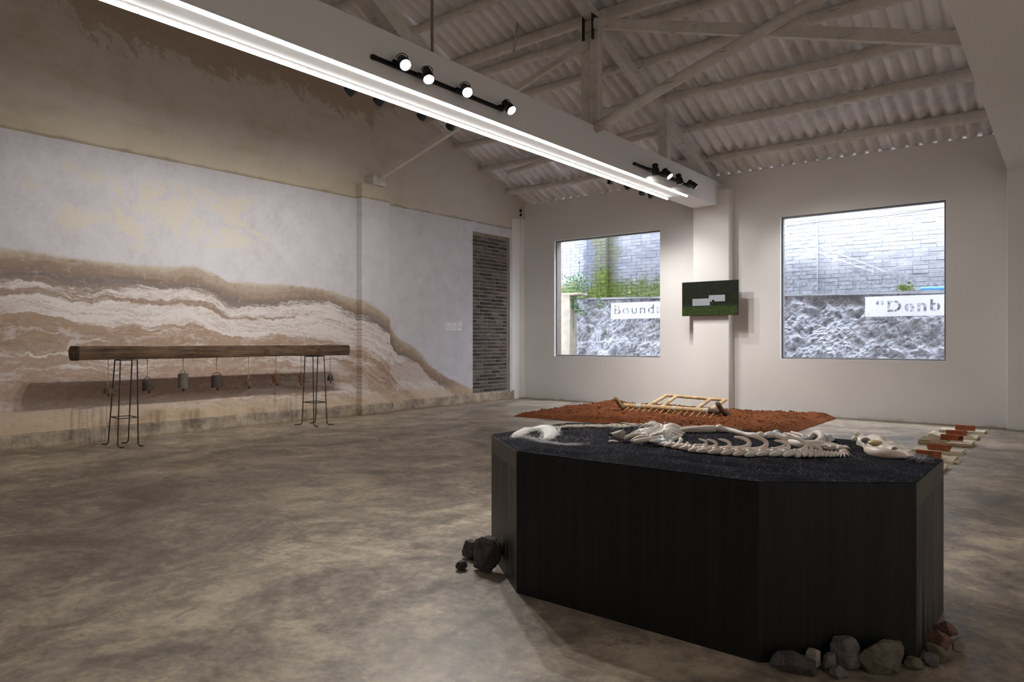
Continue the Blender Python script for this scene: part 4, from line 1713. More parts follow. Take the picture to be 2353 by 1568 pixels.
spine('spine', 'thin curved row of small barbed vertebrae between the white fluke and the rib fan',
      [(-2.40, 3.47), (-2.384, 3.60), (-2.317, 3.694), (-2.241, 3.765), (-2.166, 3.842), (-2.10, 3.90), (-2.03, 3.925), (-1.97, 3.90)], 22,
      lambda f: 0.009 + 0.006 * f, lambda f: 0.036 + 0.030 * f, lambda f: 'b' if f < 0.95 else 'p', lean=1.5)
def lump_spine(name, label, path, n, size, skin):
    """stout overlapping vertebrae: a lobed body with a pointed tail towards the ribs"""
    t = thing(name, label, 'skeleton', on(*path[0]), BG)
    P = cat([Vector(p) for p in path], 61)
    L = [0.0]
    for a, b in zip(P[:-1], P[1:]):
        L.append(L[-1] + (b - a).length)
    # big vertebrae on the left, small beads towards the skull
    cut = [0.0]
    for i in range(n):
        cut.append(cut[-1] + (1.0 if i < 13 else (0.62 if i < 16 else 0.42)))
    cut = [c / cut[-1] * L[-1] for c in cut]

    def at(d):
        k = max(j for j in range(61) if L[j] <= d + 1e-9)
        k = min(k, 59)
        return P[k].lerp(P[k + 1], (d - L[k]) / max(1e-9, L[k + 1] - L[k]))
    for i in range(n):
        a, b = at(cut[i]), at(cut[i + 1])
        ln = (b - a).length
        d = (b - a).normalized()
        s_ = Vector((-d.y, d.x))
        f = i / (n - 1)
        r = size(f)
        c = (a + b) / 2
        base = on(c.x, c.y, r * 0.72)
        d3, s3 = d.to_3d(), s_.to_3d()
        u = Vector((0, 0, 1))
        bm = BM()
        tube(bm, [base - d3 * ln * 0.60, base - d3 * ln * 0.42, base - d3 * ln * 0.12, base + d3 * ln * 0.16, base + d3 * ln * 0.42, base + d3 * ln * 0.56],
             [r * 0.45, r * 0.95, r * 1.02, r * 0.72, r * 0.95, r * 0.5], 9)
        q = base - s3 * r * 0.55
        w = R.uniform(0.85, 1.15)
        tube(bm, [q + d3 * ln * 0.28, q, q - d3 * ln * 0.42 * w - s3 * r * 0.45 - u * r * 0.22, q - d3 * ln * 0.80 * w - s3 * r * 0.75 - u * r * 0.42],
             [r * 0.35, r * 0.72, r * 0.58, r * 0.16], 8)
        tube(bm, [base + d3 * ln * 0.1 + u * r * 0.3, base - d3 * ln * 0.18 + u * r * 0.80, base - d3 * ln * 0.46 + u * r * 1.05 + s3 * r * 0.3], [r * 0.55, r * 0.5, r * 0.18], 7)
        done('vertebra', bm, SKIN[skin(f)], t, 1)
    return t


lump_spine('spine', 'stout front row of ivory and rosy vertebrae leading to the long skull',
           [(-1.62, 3.285), (-1.563, 3.25), (-1.485, 3.235), (-1.409, 3.205), (-1.322, 3.20), (-1.206, 3.225), (-1.118, 3.262), (-1.031, 3.30), (-0.965, 3.36), (-0.915, 3.44), (-0.845, 3.535)], 23,
           lambda f: (0.022 if f < 0.58 else 0.022 - 0.020 * (f - 0.58)) * (0.8 + min(0.2, f * 1.5)), lambda f: 'w' if f < 0.04 else ('p' if f < 0.40 else 'b'))

# rib hooks that curl up behind the front spine
for k, (x, y, ln, cur, hh, w, skin) in enumerate(((-1.455, 3.30, 0.09, 0.5, 0.020, 0.011, 'p'), (-1.405, 3.27, 0.11, 0.6, 0.022, 0.012, 'p'), (-1.345, 3.255, 0.13, 0.7, 0.024, 0.013, 'p'),
                                                  (-1.285, 3.26, 0.18, 0.9, 0.028, 0.016, 'p'), (-1.225, 3.265, 0.21, 0.75, 0.030, 0.017, 'p'), (-1.165, 3.285, 0.25, 1.05, 0.034, 0.018, 'p'),
                                                  (-1.105, 3.31, 0.16, 0.9, 0.024, 0.014, 'b'), (-1.055, 3.33, 0.20, 0.55, 0.030, 0.014, 'b'), (-1.005, 3.355, 0.14, 1.0, 0.022, 0.014, 'b'), (-0.955, 3.42, 0.10, 0.5, 0.018, 0.012, 'p'))):
    bm = BM()
    z0 = sand_z(x, y) + w * 0.8
    P0 = Vector((x, y, z0))
    k_ = ln * 0.56
    V = lambda dx, dy, dz: P0 + Vector((dx * k_, dy * k_, dz * k_))
    e = cur
    pts = [V(-0.25, -0.05, 0.0), V(0.35, 0.30, 0.02), V(0.80, 0.60, 0.12), V(0.92, 0.75, 0.34), V(0.62 - 0.1 * e, 0.80, 0.52), V(0.15 - 0.35 * (1 - e), 0.72, 0.52 + 0.25 * (1 - e))]
    tube(bm, cat(pts, 12), [w, w, w * 1.02, w * 1.05, w, w * .95, w * .9, w * .8, w * .7, w * .58, w * .48, w * .3], 8)
    o = done('rib', bm, SKIN[skin], None, 1)
    nm = ['first', 'second', 'third', 'fourth', 'fifth', 'sixth', 'seventh', 'eighth', 'ninth', 'tenth'][k]
    tag(o, 'curled rib hook behind the front spine, %s from the left' % nm, 'bone', 'curled ribs behind the front spine')

# fan of ribs between the two spines
fan = thing('rib_fan', 'knotted fan of thin pink and ivory ribs where the two spines meet', 'skeleton', on(-1.83, 3.65), BG)
cpath = cat([Vector(p) for p in ((-1.97, 3.90), (-1.90, 3.83), (-1.84, 3.70), (-1.80, 3.57), (-1.77, 3.44), (-1.72, 3.34))], 26)
for i in range(25):
    a, b = cpath[i], cpath[i + 1]
    d = (b - a).normalized()
    s = Vector((-d.y, d.x))
    bm = BM()
    base = on(a.x, a.y, 0.020)
    tube(bm, [base - d.to_3d() * 0.014, base, base + d.to_3d() * 0.014], [0.012, 0.018, 0.012], 7)
    tl = R.uniform(0.9, 1.1)
    L1 = (0.10 + 0.05 * math.sin(i * 0.5)) * tl if i > 4 else 0.07
    tip = a - s * 1.0 * L1 - d * 0.03
    tube(bm, cat([base, base - s.to_3d() * L1 * 0.5 + Vector((0, 0, 0.022)), Vector((tip.x, tip.y, sand_z(tip.x, tip.y) + 0.006))], 6), [0.008, 0.0075, 0.007, 0.006, 0.0045, 0.003], 6)
    if 3 < i < 22:
        L2 = 0.12 * tl
        tip = a + s * L2 - d * 0.04
        tube(bm, cat([base, base + s.to_3d() * L2 * 0.5 + Vector((0, 0, 0.020)), Vector((tip.x, tip.y, sand_z(tip.x, tip.y) + 0.006))], 6), [0.008, 0.008, 0.0075, 0.0065, 0.005, 0.003], 6)
    done('rib', bm, SKIN[('b', 'p', 'w')[i % 3] if i % 4 else 'b'], fan, 0)
for pts, w, skin in (([(-1.86, 3.30), (-1.845, 3.36), (-1.79, 3.385), (-1.74, 3.34), (-1.73, 3.29)], 0.013, 'b'),
                     ([(-1.765, 3.225), (-1.71, 3.25), (-1.66, 3.30), (-1.615, 3.40), (-1.575, 3.40), (-1.555, 3.34)], 0.014, 'b'),
                     ([(-1.80, 3.27), (-1.75, 3.30), (-1.69, 3.33)], 0.012, 'p')):
    bm = BM()
    c = cat([on(x, y, w) for x, y in pts], 14)
    for k, p in enumerate(c):
        p.z += 0.022 * math.sin(math.pi * k / 13)
    tube(bm, c, [w * (0.6 + 0.5 * math.sin(math.pi * (k + 1) / 15)) for k in range(14)], 8)
    done('long_rib', bm, SKIN[skin], fan, 1)
bm = BM()
for k in range(40):
    f = R.random()
    p = cpath[int(f * 25)]
    x, y = p.x + R.gauss(0, 0.05), p.y + R.gauss(0, 0.05)
    a = R.uniform(0, 6.28)
    l = R.uniform(0.02, 0.07)
    z = sand_z(x, y) + R.uniform(0.012, 0.045)
    tube(bm, [(x, y, z), (x + math.cos(a) * l / 2, y + math.sin(a) * l / 2, z + 0.01), (x + math.cos(a) * l, y + math.sin(a) * l, z - 0.004)], 0.0012, 4)
stuff(obj('glass_strands', bm, FIBRE, fan))
# web between the ribs, with a scalloped rim
bm = BM()
web = []
for i in range(4, 23):
    p = cpath[i]
    d = (cpath[i + 1] - p).normalized()
    s = Vector((-d.y, d.x))
    row = []
    for j in range(7):
        v = j / 6
        L2 = (0.115 + 0.012 * (i % 3)) * math.sin(math.pi * (0.15 + 0.75 * (i - 4) / 18))
        q = p + s * L2 * v - d * 0.035 * v
        row.append(bm.verts.new((q.x, q.y, sand_z(q.x, q.y) + 0.006 + 0.026 * math.sin(math.pi * (0.35 + 0.6 * v)) + 0.003 * (i % 2))))
    web.append(row)
for r0, r1 in zip(web[:-1], web[1:]):
    for j in range(6):
        bm.faces.new((r0[j], r0[j + 1], r1[j + 1], r1[j]))
obj('fin_web', bm, BONEP, fan, smooth='all')

# blue-white thorny knot at the start of the front spine
kn = thing('thorny_bone', 'small blue-white thorned bone at the left end of the front spine', 'bone', on(-1.60, 3.29), BG)
bm = BM()
ball(bm, on(-1.605, 3.29, 0.020), 0.028, 2, (1.5, 1.0, 0.75))
done('knuckle', bm, BONEW, kn, 0)
for dx, dy, dz in ((-0.075, 0.0, 0.012), (-0.06, -0.04, 0.0), (-0.012, 0.0, 0.062), (0.022, 0.01, 0.056), (0.05, 0.03, 0.03), (-0.035, 0.02, 0.03)):
    bm = BM()
    b = on(-1.605 + dx * 0.25, 3.29 + dy * 0.25, 0.022)
    tube(bm, [b, b + Vector((dx * 0.5, dy * 0.5, dz * 0.5)), b + Vector((dx, dy, dz))], [0.015, 0.011, 0.003], 7)
    done('thorn', bm, BONEW, kn, 1)


def longbone(name, label, pts, rads, mat, knobs=()):
    t = thing(name, label, 'bone', on(*pts[0]), BG)
    bm = BM()
    n = 18
    c = cat([on(x, y, 0.0) for x, y in pts], n)
    rr = [Vector((i / (len(rads) - 1), r)) for i, r in enumerate(rads)]
    rs = []
    for i in range(n):
        f = i / (n - 1) * (len(rads) - 1)
        k = min(int(f), len(rads) - 2)
        rs.append(rads[k] + (rads[k + 1] - rads[k]) * (f - k))
    for p, r in zip(c, rs):
        p.z = sand_z(p.x, p.y) + r * 0.9
    tube(bm, c, rs, 10)
    done('shaft', bm, mat, t, 1)
    for x, y, z, r, sx, sy, sz in knobs:
        bm = BM()
        ball(bm, on(x, y, z), r, 2, (sx, sy, sz))
        done('knuckle', bm, mat, t, 0)
    return t


longbone('forearm_bone', 'long slender pale bone at the back, thicker at its left half', [(-1.60, 3.95), (-1.55, 3.965), (-1.46, 3.925), (-1.38, 3.895), (-1.315, 3.885)], [0.020, 0.016, 0.014, 0.014, 0.018, 0.013], BONE,
         ((-1.335, 3.895, 0.020, 0.018, 1.3, 1, 0.9), (-1.595, 3.955, 0.024, 0.022, 1.2, 1.2, 1)))
longbone('hand_bone', 'bundle of finger bones at the back, left of the long slender bone', [(-1.79, 3.80), (-1.74, 3.86), (-1.69, 3.90), (-1.64, 3.93), (-1.61, 3.945)], [0.006, 0.013, 0.018, 0.024, 0.022], BONE)
for k, (dx, dy) in enumerate(((0, 0.03), (0.02, -0.02), (0.01, 0.005))):
    bm = BM()
    tube(bm, cat([on(-1.82 + dx, 3.80 + dy, 0.008), on(-1.76 + dx, 3.85 + dy, 0.024), on(-1.69, 3.90 + dy * 0.6, 0.026), on(-1.64, 3.93, 0.02)], 8), [0.004, 0.008, 0.009, 0.008, 0.011, 0.010, 0.010, 0.008], 7)
    o = done('finger_bone', bm, (BONE, BONEP, BONE)[k], None, 1)
    tag(o, ('pale finger bone at the far side of the bone bundle', 'rosy finger bone at the near side of the bone bundle', 'finger bone in the middle of the bone bundle')[k], 'bone', BG)
longbone('upper_arm_bone', 'white long bone with a two-knobbed head, right of the slender bone', [(-1.29, 3.87), (-1.24, 3.885), (-1.18, 3.865), (-1.12, 3.845), (-1.07, 3.86)], [0.022, 0.020, 0.015, 0.013, 0.017], BONEW,
         ((-1.285, 3.86, 0.020, 0.021, 1, 1, 0.9), (-1.255, 3.91, 0.030, 0.020, 1.1, 1, 0.9)))
jb = longbone('jaw_bone', 'toothed forked jaw bone lying behind the front spine', [(-1.15, 3.75), (-1.10, 3.68), (-1.05, 3.635), (-1.0, 3.63), (-0.95, 3.68), (-0.905, 3.77)], [0.010, 0.018, 0.024, 0.028, 0.020, 0.010], BONE)
bm = BM()
c = cat([on(-1.075, 3.87, 0.015), on(-1.06, 3.93, 0.040), on(-1.02, 3.88, 0.045), on(-0.985, 3.78, 0.030), on(-0.99, 3.68, 0.020)], 12)
tube(bm, c, [0.012, 0.016, 0.018, 0.018, 0.018, 0.018, 0.019, 0.020, 0.022, 0.024, 0.024, 0.02], 8)
done('jaw_fork', bm, BONE, jb, 1)
bm = BM()
for i in range(9):
    f = i / 8
    x, y = -1.145 + 0.085 * f, 3.755 - 0.085 * f
    b = on(x, y, 0.020 + 0.012 * f)
    tube(bm, [b, b + Vector((0.004, 0.004, 0.017))], [0.005, 0.0015], 5)
done('teeth', bm, BONE, jb, 0)
pv = thing('lattice_bone', 'orange-tinged lattice bone at the back edge, behind the white long bone', 'bone', on(-1.20, 4.03), BG)
for k, pts in enumerate(([(-1.235, 4.11), (-1.20, 4.08), (-1.16, 4.02), (-1.12, 3.95)], [(-1.26, 4.06), (-1.21, 4.03), (-1.17, 3.97), (-1.13, 3.92)], [(-1.235, 4.11), (-1.245, 4.07), (-1.25, 4.03)], [(-1.20, 4.08), (-1.205, 4.03)], [(-1.165, 4.025), (-1.18, 3.98)])):
    bm = BM()
    tube(bm, cat([on(x, y, 0.016 if k else 0.022) for x, y in pts], 8), 0.0075, 6)
    done('lattice_bar', bm, BONEP, pv, 0)
bm = BM()
tube(bm, [on(-1.30, 3.97, 0.012), on(-1.24, 3.985, 0.018), on(-1.19, 3.96, 0.016)], [0.004, 0.007, 0.006], 6)
done('lattice_bar', bm, BONEP, pv, 0)
bm = BM()
pl = [(-1.05, 3.99), (-1.055, 4.04), (-1.03, 4.06), (-1.025, 4.03), (-1.0, 4.03), (-0.96, 3.93), (-0.965, 3.84), (-1.0, 3.86), (-1.03, 3.90)]
n = len(pl)
cz = on(-1.01, 3.95, 0.045)
a = [bm.verts.new(on(x, y, 0.010)) for x, y in pl]
b = [bm.verts.new(on(x, y, 0.010).lerp(cz, 0.45) + Vector((0, 0, 0.012))) for x, y in pl]
cvt = bm.verts.new(cz)
for i in range(n):
    j = (i + 1) % n
    bm.faces.new((a[i], a[j], b[j], b[i]))
    bm.faces.new((b[i], b[j], cvt))
bmesh.ops.recalc_face_normals(bm, faces=bm.faces)
o = obj('shell_fragment', bm, m_plain('white_shell', (0.66, 0.68, 0.71), 0.3, 0.5))
tag(o, 'angular white shell fragment lying alone behind the jaw bone', 'shell', BG)

# skull at the right end
sk = thing('skull', 'long flat pale skull with a pointed snout at the right end of the skeleton', 'skull', on(-0.72, 3.75), BG)
bm = BM()
ax = [Vector((-0.845, 3.93)), Vector((-0.77, 3.90)), Vector((-0.70, 3.82)), Vector((-0.63, 3.73)), Vector((-0.565, 3.62))]
wd = [0.040, 0.072, 0.080, 0.062, 0.020]
hg = [0.040, 0.062, 0.052, 0.034, 0.012]
axs = cat(ax, 25)


def lerp_list(L, f):
    f = f * (len(L) - 1)
    k = min(int(f), len(L) - 2)
    return L[k] + (L[k + 1] - L[k]) * (f - k)


rings = []
for i, p in enumerate(axs):
    f = i / 24
    d = (axs[min(24, i + 1)] - axs[max(0, i - 1)]).normalized()
    s = Vector((-d.y, d.x))
    w, h = lerp_list(wd, f), lerp_list(hg, f)
    ring = []
    for k in range(20):
        a = math.pi * k / 19
        lx, lz = math.cos(a) * w, math.sin(a) ** 0.8 * h
        q = p + s * lx
        b = (0.020 * fbm(q.x * 24, q.y * 24, 3.0, 4) + 0.008 * fbm(q.x * 70, q.y * 70, 1.0, 2)) * min(1, h * 22) * math.sin(a)
        ring.append(bm.verts.new((q.x, q.y, sand_z(q.x, q.y) + lz + b)))
    rings.append(ring)
for r0, r1 in zip(rings[:-1], rings[1:]):
    for k in range(19):
        bm.faces.new((r0[k], r0[k + 1], r1[k + 1], r1[k]))
bm.faces.new(rings[0])
bmesh.ops.recalc_face_normals(bm, faces=bm.faces)
done('cranium', bm, BONE, sk, 1)
bm = BM()
c = cat([on(-0.765, 3.69, 0.014), on(-0.70, 3.61, 0.018), on(-0.63, 3.575, 0.020), on(-0.575, 3.60, 0.014)], 12)
tube(bm, c, [0.014, 0.018, 0.022, 0.026, 0.029, 0.030, 0.030, 0.028, 0.024, 0.020, 0.015, 0.008], 8)
done('lower_jaw', bm, BONEP, sk, 1)
for x, y, z, r in ((-0.795, 3.835, 0.040, 0.018), (-0.640, 3.69, 0.030, 0.012)):
    bm = BM()
    ball(bm, on(x, y, z), r, 2, (1.2, 1, 0.8))
    done('grey_hollow', bm, m_plain('grey_hollow', (0.26, 0.235, 0.235), 0.8, 0.2), sk, 0)
bm = BM()
ball(bm, on(-0.735, 3.765, 0.040), 0.024, 2, (1.5, 1, 0.6))
done('yellow_patch', bm, m_plain('yellow_wax', (0.60, 0.50, 0.27), 0.5, 0.4), sk, 0)
for k in range(9):
    bm = BM()
    x, y = -0.855 + R.uniform(-0.012, 0.035), 3.93 + R.uniform(-0.07, 0.06)
    ball(bm, on(x, y, 0.022 + R.uniform(0, 0.022)), R.uniform(0.010, 0.017), 2, (1, 1, 0.9))
    done('occipital_knob', bm, BONE, sk, 0)
# loose neck bones between spine and skull
for k, (x, y, lab) in enumerate(((-0.905, 3.62, 'ragged pale neck bone lying behind the right end of the front spine'), (-0.86, 3.62, 'second ragged neck bone, next to the skull'))):
    t = thing('neck_bone', lab, 'bone', on(x, y), BG)
    bm = BM()
    ball(bm, on(x, y, 0.022), 0.022, 2, (1.4, 1, 0.8))
    done('bone_body', bm, BONE, t, 0)
    for j in range(5):
        a = j * 1.25 + k
        bm = BM()
        b = on(x, y, 0.022)
        tube(bm, [b, b + Vector((math.cos(a) * 0.03, math.sin(a) * 0.03, 0.012)), b + Vector((math.cos(a) * 0.05, math.sin(a) * 0.05, 0.004))], [0.011, 0.008, 0.004], 6)
        done('spur', bm, BONE, t, 1)
cl = thing('claw', 'tiny splayed bird-like claw in front of the neck bones', 'bone', on(-0.83, 3.53), BG)
for j in range(6):
    a = -2.6 + j * 0.48
    bm = BM()
    b = on(-0.825, 3.535, 0.022)
    e = on(-0.825 + math.cos(a) * 0.045, 3.535 + math.sin(a) * 0.055, 0.003)
    tube(bm, [b, (b + e) / 2 + Vector((0, 0, 0.006)), e], [0.006, 0.005, 0.0015], 6)
    done('toe', bm, BONEP, cl, 1)
bm = BM()
ball(bm, on(-0.825, 3.54, 0.022), 0.017, 2, (1.3, 1, 0.7))
done('palm', bm, BONEP, cl, 0)

# small animal skull standing alone on the sand, with a chip before it
ss = thing('small_skull', 'tiny hollow animal skull standing alone on the sand left of the rib fan', 'skull', on(-1.90, 3.30), BG)
bm = BM()
pts = [Vector((-1.945, 3.30)), Vector((-1.925, 3.30)), Vector((-1.895, 3.30)), Vector((-1.868, 3.30)), Vector((-1.856, 3.30))]
hw = [(0.013, 0.012, 0.036), (0.022, 0.020, 0.040), (0.030, 0.036, 0.042), (0.032, 0.045, 0.045), (0.020, 0.040, 0.040)]
rings = []
for p, (w, h, zc) in zip(pts, hw):
    rings.append([bm.verts.new((p.x + 0.006 * math.sin(a), p.y + math.cos(a) * w, sand_z(p.x, p.y) + 0.002 + zc * 0.74 + math.sin(a) * h * 0.70)) for a in [2 * math.pi * k / 10 for k in range(10)]])
for r0, r1 in zip(rings[:-1], rings[1:]):
    for k in range(10):
        j = (k + 1) % 10
        bm.faces.new((r0[k], r0[j], r1[j], r1[k]))
bm.faces.new(rings[-1])
bmesh.ops.recalc_face_normals(bm, faces=bm.faces)
done('skull_case', bm, m_plain('old_bone', (0.40, 0.36, 0.30), 0.55, 0.4, var=0.35), ss, 1)
bm = BM()
ball(bm, on(-1.927, 3.283, 0.032), 0.012, 2, (1.5, 0.7, 0.6))
done('socket_shade_ball', bm, m_plain('socket_shade', (0.05, 0.042, 0.035), 0.9, 0.1), ss, 0)  # solid dark ball stands in for the shade inside the opening
bm = BM()
tube(bm, [on(-1.935, 3.29, 0.022), on(-1.93, 3.285, 0.004)], [0.006, 0.003], 6)
tube(bm, [on(-1.925, 3.30, 0.022), on(-1.918, 3.295, 0.004)], [0.006, 0.003], 6)
done('fang', bm, BONE, ss, 0)
bm = BM()
tube(bm, cat([on(-1.905, 3.215, 0.006), on(-1.88, 3.225, 0.010), on(-1.85, 3.235, 0.006)], 8), [0.003, 0.009, 0.012, 0.010, 0.011, 0.012, 0.008, 0.003], 8, flat=0.5)
o = done('bone_chip', bm, BONE, None, 1)
tag(o, 'flat bone chip in front of the tiny animal skull', 'bone', BG)

# drift of white powder and stray fibres
bm = BM()
DR = [(-2.42, 3.14), (-2.36, 3.13), (-2.30, 3.10), (-2.22, 3.06), (-2.14, 3.02), (-2.06, 3.00), (-2.0, 3.02), (-1.985, 3.06)]
dc = cat([Vector(p) for p in DR], 60)
for k in range(5200):
    p = R.choice(dc) if R.random() < 0.80 else Vector((R.uniform(-2.5, -1.95), R.uniform(3.0, 3.3)))
    x, y = p.x + R.gauss(0, 0.024), p.y + R.gauss(0, 0.017)
    a = R.uniform(0, 6.28)
    r = R.uniform(0.0008, 0.0022)
    z = sand_z(x, y) + 0.002
    vs = [bm.verts.new((x + math.cos(a + t) * r, y + math.sin(a + t) * r, z)) for t in (0, 2.1, 4.2)] + [bm.verts.new((x, y, z + r * 1.2))]
    for f in ((0, 1, 3), (1, 2, 3), (2, 0, 3)):
        bm.faces.new([vs[i] for i in f])
o = stuff(obj('white_powder', bm, FIBRE))
tag(o, 'drift of white powder strewn on the sand before the white fluke', 'powder')
bm = BM()


def hair(bm, x, y, z, dx, dy, dz, w):
    a = Vector((x, y, z))
    m = a + Vector((dx, dy, dz)) * 0.55 + Vector((0, 0, 0.006))
    e = a + Vector((dx, dy, dz))
    s = Vector((-dy, dx, 0)).normalized() * w if abs(dx) + abs(dy) > 1e-6 else Vector((w, 0, 0))
    v = [bm.verts.new(q) for q in (a - s, a + s, m + s * 0.8, m - s * 0.8, e)]
    bm.faces.new(v[:4])
    bm.faces.new((v[3], v[2], v[4]))


for k in range(1500):
    f = R.random()
    if f < 0.45:                       # along the back spine and back edge
        p = R.choice(cpath) if R.random() < 0.3 else Vector((-2.45 + 0.95 * R.random(), 0))
        x = p.x
        y = p.y if p.y else 3.55 + (x + 2.45) * 0.62 + R.gauss(0, 0.10)
        y = min(y, 4.17)
    elif f < 0.75:
        x, y = R.uniform(-2.0, -1.0), R.uniform(3.35, 4.15)
    else:
        x, y = R.uniform(-2.45, -0.8), R.uniform(2.95, 3.6)
    x, y = max(-2.55, x), min(4.15, y)
    l = R.uniform(0.008, 0.028)
    a = R.uniform(0, 6.28)
    hair(bm, x, y, sand_z(x, y), math.cos(a) * l, math.sin(a) * l, R.uniform(0.003, 0.02), 0.0003)
o = stuff(obj('stray_fibres', bm, FIBRE))
tag(o, 'fine white fibres standing in the sand round the bones', 'fibres')
bm = BM()
for k in range(420):
    a = R.gauss(-0.6, 0.6)
    x, y = -0.575 + R.gauss(0.02, 0.03), 3.66 + R.gauss(0.0, 0.05)
    l = R.uniform(0.02, 0.06)
    hair(bm, x, y, sand_z(x, y), math.cos(a) * l, math.sin(a) * l, R.uniform(0.004, 0.02), 0.00035)
o = stuff(obj('wool_tuft', bm, FIBRE))
tag(o, 'wisp of white wool at the snout of the long skull', 'wool')

# ------------------------------------------------------------------ stones round the plinth
def stone(name_seed, at_, size, mat, label, yaw=0.0, group='stones at the right foot of the plinth', lift=0.0, tilt=0.0):
    rr = random.Random(name_seed)
    planes = []
    for i in range(15):
        z = rr.uniform(-1, 1)
        a = rr.uniform(0, 2 * math.pi)
        q = math.sqrt(1 - z * z)
        planes.append((Vector((q * math.cos(a), q * math.sin(a), z)), rr.uniform(0.62, 1.0)))
    planes += [(Vector((0, 0, -1)), 0.7), (Vector((0, 0, 1)), 0.85)]
    bm = BM()
    ball(bm, (0, 0, 0), 1.0, 4)
    for v in bm.verts:
        d = v.co.normalized()
        r = min([h / max(0.05, d.dot(n)) for n, h in planes if d.dot(n) > 0.05] + [1.25])
        r *= 1 + 0.05 * fbm(d.x * 4 + name_seed, d.y * 4, d.z * 4, 4)
        v.co = d * r
    Rm = Matrix.Rotation(yaw, 3, 'Z') @ Matrix.Rotation(tilt, 3, 'Y')
    xs = [v.co.copy() for v in bm.verts]
    ext = [max(abs(p[i]) for p in xs) for i in range(3)]
    for v in bm.verts:
        v.co = Rm @ Vector((v.co.x / ext[0] * size[0] / 2, v.co.y / ext[1] * size[1] / 2, v.co.z / ext[2] * size[2] / 2))
    zmin = min(v.co.z for v in bm.verts)
    for v in bm.verts:
        v.co.z -= zmin
    o = obj('stone', bm, mat)
    o.location = (at_[0], at_[1], lift)
    return tag(o, label, 'stone', group)


GL = 'stones at the left foot of the plinth'
c38 = math.radians(38.4)
stone(11, (-2.70, 3.02), (0.140, 0.12, 0.115), STONED, 'dark rounded stone behind the big one, at the left foot of the plinth', c38, GL)
stone(12, (-2.60, 2.835), (0.075, 0.06, 0.055), STONED, 'smallest dark stone chip lying before the left pair', c38 + 0.5, GL)
stone(23, (-2.475, 2.905), (0.165, 0.13, 0.205), STONED, 'largest dark upright boulder leaning at the left corner of the plinth', c38 + 0.2, GL, 0.0, 0.12)
stone(31, (-0.815, 2.775 - 0.04), (0.175, 0.09, 0.072), STONED, 'long flat slate-grey stone, leftmost of the heap before the right corner', c38 - 0.35, tilt=0.12)
stone(32, (-0.762, 2.815), (0.060, 0.05, 0.075), STONEL, 'small pale wedge of stone standing on the flat slate stone', c38, lift=0.012)
stone(33, (-0.672, 2.890), (0.112, 0.085, 0.128), STONEG, 'tall grey pointed stone leaning on the black panel', c38 - 0.2, tilt=-0.2, lift=0.0)
stone(34, (-0.672, 2.795), (0.082, 0.06, 0.05), STONEG, 'small grey stone at the very front of the heap', c38)
stone(35, (-0.715, 2.830), (0.072, 0.05, 0.075), STONEG, 'small upright grey stone wedged under the tall pointed one', c38 + 0.8)
stone(36, (-0.556, 2.945), (0.190, 0.13, 0.131), STONEO, 'biggest blocky stone at the right foot of the plinth', c38 + 0.1)
stone(37, (-0.462, 3.055), (0.086, 0.06, 0.050), STONEO, 'small flat olive stone right of the biggest block', c38 - 0.1)
stone(38, (-0.418, 3.115), (0.058, 0.05, 0.054), STONEG, 'small squarish grey stone beside the plinth corner', c38)
stone(39, (-0.405, 3.185), (0.112, 0.06, 0.060), STONEO, 'slanting olive stone slab right of the plinth corner', c38 - 0.4, tilt=0.3)
stone(40, (-0.402, 3.265), (0.110, 0.06, 0.085), STONER, 'brownish pointed slab behind the slanting olive one', c38 - 0.3, tilt=0.35)
stone(41, (-0.398, 3.370), (0.095, 0.06, 0.060), STONER, 'ruddy stone lying across the back of the right-hand heap', c38 - 0.3, tilt=0.3, lift=0.035)
stone(42, (-0.352, 3.345), (0.048, 0.05, 0.058), STONEL, 'pale stone chip at the right edge of the heap', c38)

# ------------------------------------------------------------------ bed of red soil
SX0, SX1, SY0, SY1 = -7.20, -2.925, 9.12, 12.065


def soil_h(x, y):
    e = min(x - SX0, SX1 - x, y - SY0 + 0.0, (SY1 - y) + 0.05)
    e += 0.02 * fbm(x * 3, y * 3, 9, 3)
    s = min(1.0, max(0.0, e / 0.17))
    s = s ** 0.8
    h = 0.075 + 0.030 * fbm(x * 1.3, y * 1.3, 0.0, 4) + 0.020 * fbm(x * 7, y * 7, 3.0, 4)
    h += 0.014 * max(0.0, fbm(x * 16, y * 16, 6.0, 3))
    return max(0.003, h * s) if e > 0 else 0.0


soil = thing('soil_bed', 'rectangular bed of loose red earth spread on the floor before the white pillar', 'soil', ((SX0 + SX1) / 2, (SY0 + SY1) / 2, 0.0))
bm = BM()
grid(bm, 250, 190, lambda u, v: (SX0 + (SX1 - SX0) * u, SY0 + (SY1 - SY0) * v, soil_h(SX0 + (SX1 - SX0) * u, SY0 + (SY1 - SY0) * v) + 0.001))
obj('earth', bm, SOIL, soil, smooth='all')
bm = BM()
for k in range(2300):
    x, y = R.uniform(SX0 + 0.08, SX1 - 0.08), R.uniform(SY0 + 0.06, SY1 - 0.02)
    if k < 300:
        y = SY1 - abs(R.gauss(0.0, 0.12)) - 0.03
    r = min(0.04, 0.004 + abs(R.gauss(0, 0.0055)) + (0.014 if R.random() < 0.025 else 0))
    vs = ball(bm, (x, y, soil_h(x, y) + r * 0.35), r, 1, (1, R.uniform(0.7, 1.1), R.uniform(0.6, 0.95)))
    for v in vs:
        v.co += Vector((R.uniform(-1, 1), R.uniform(-1, 1), R.uniform(-1, 1))) * r * 0.18
stuff(obj('clods', bm, SOIL, soil))

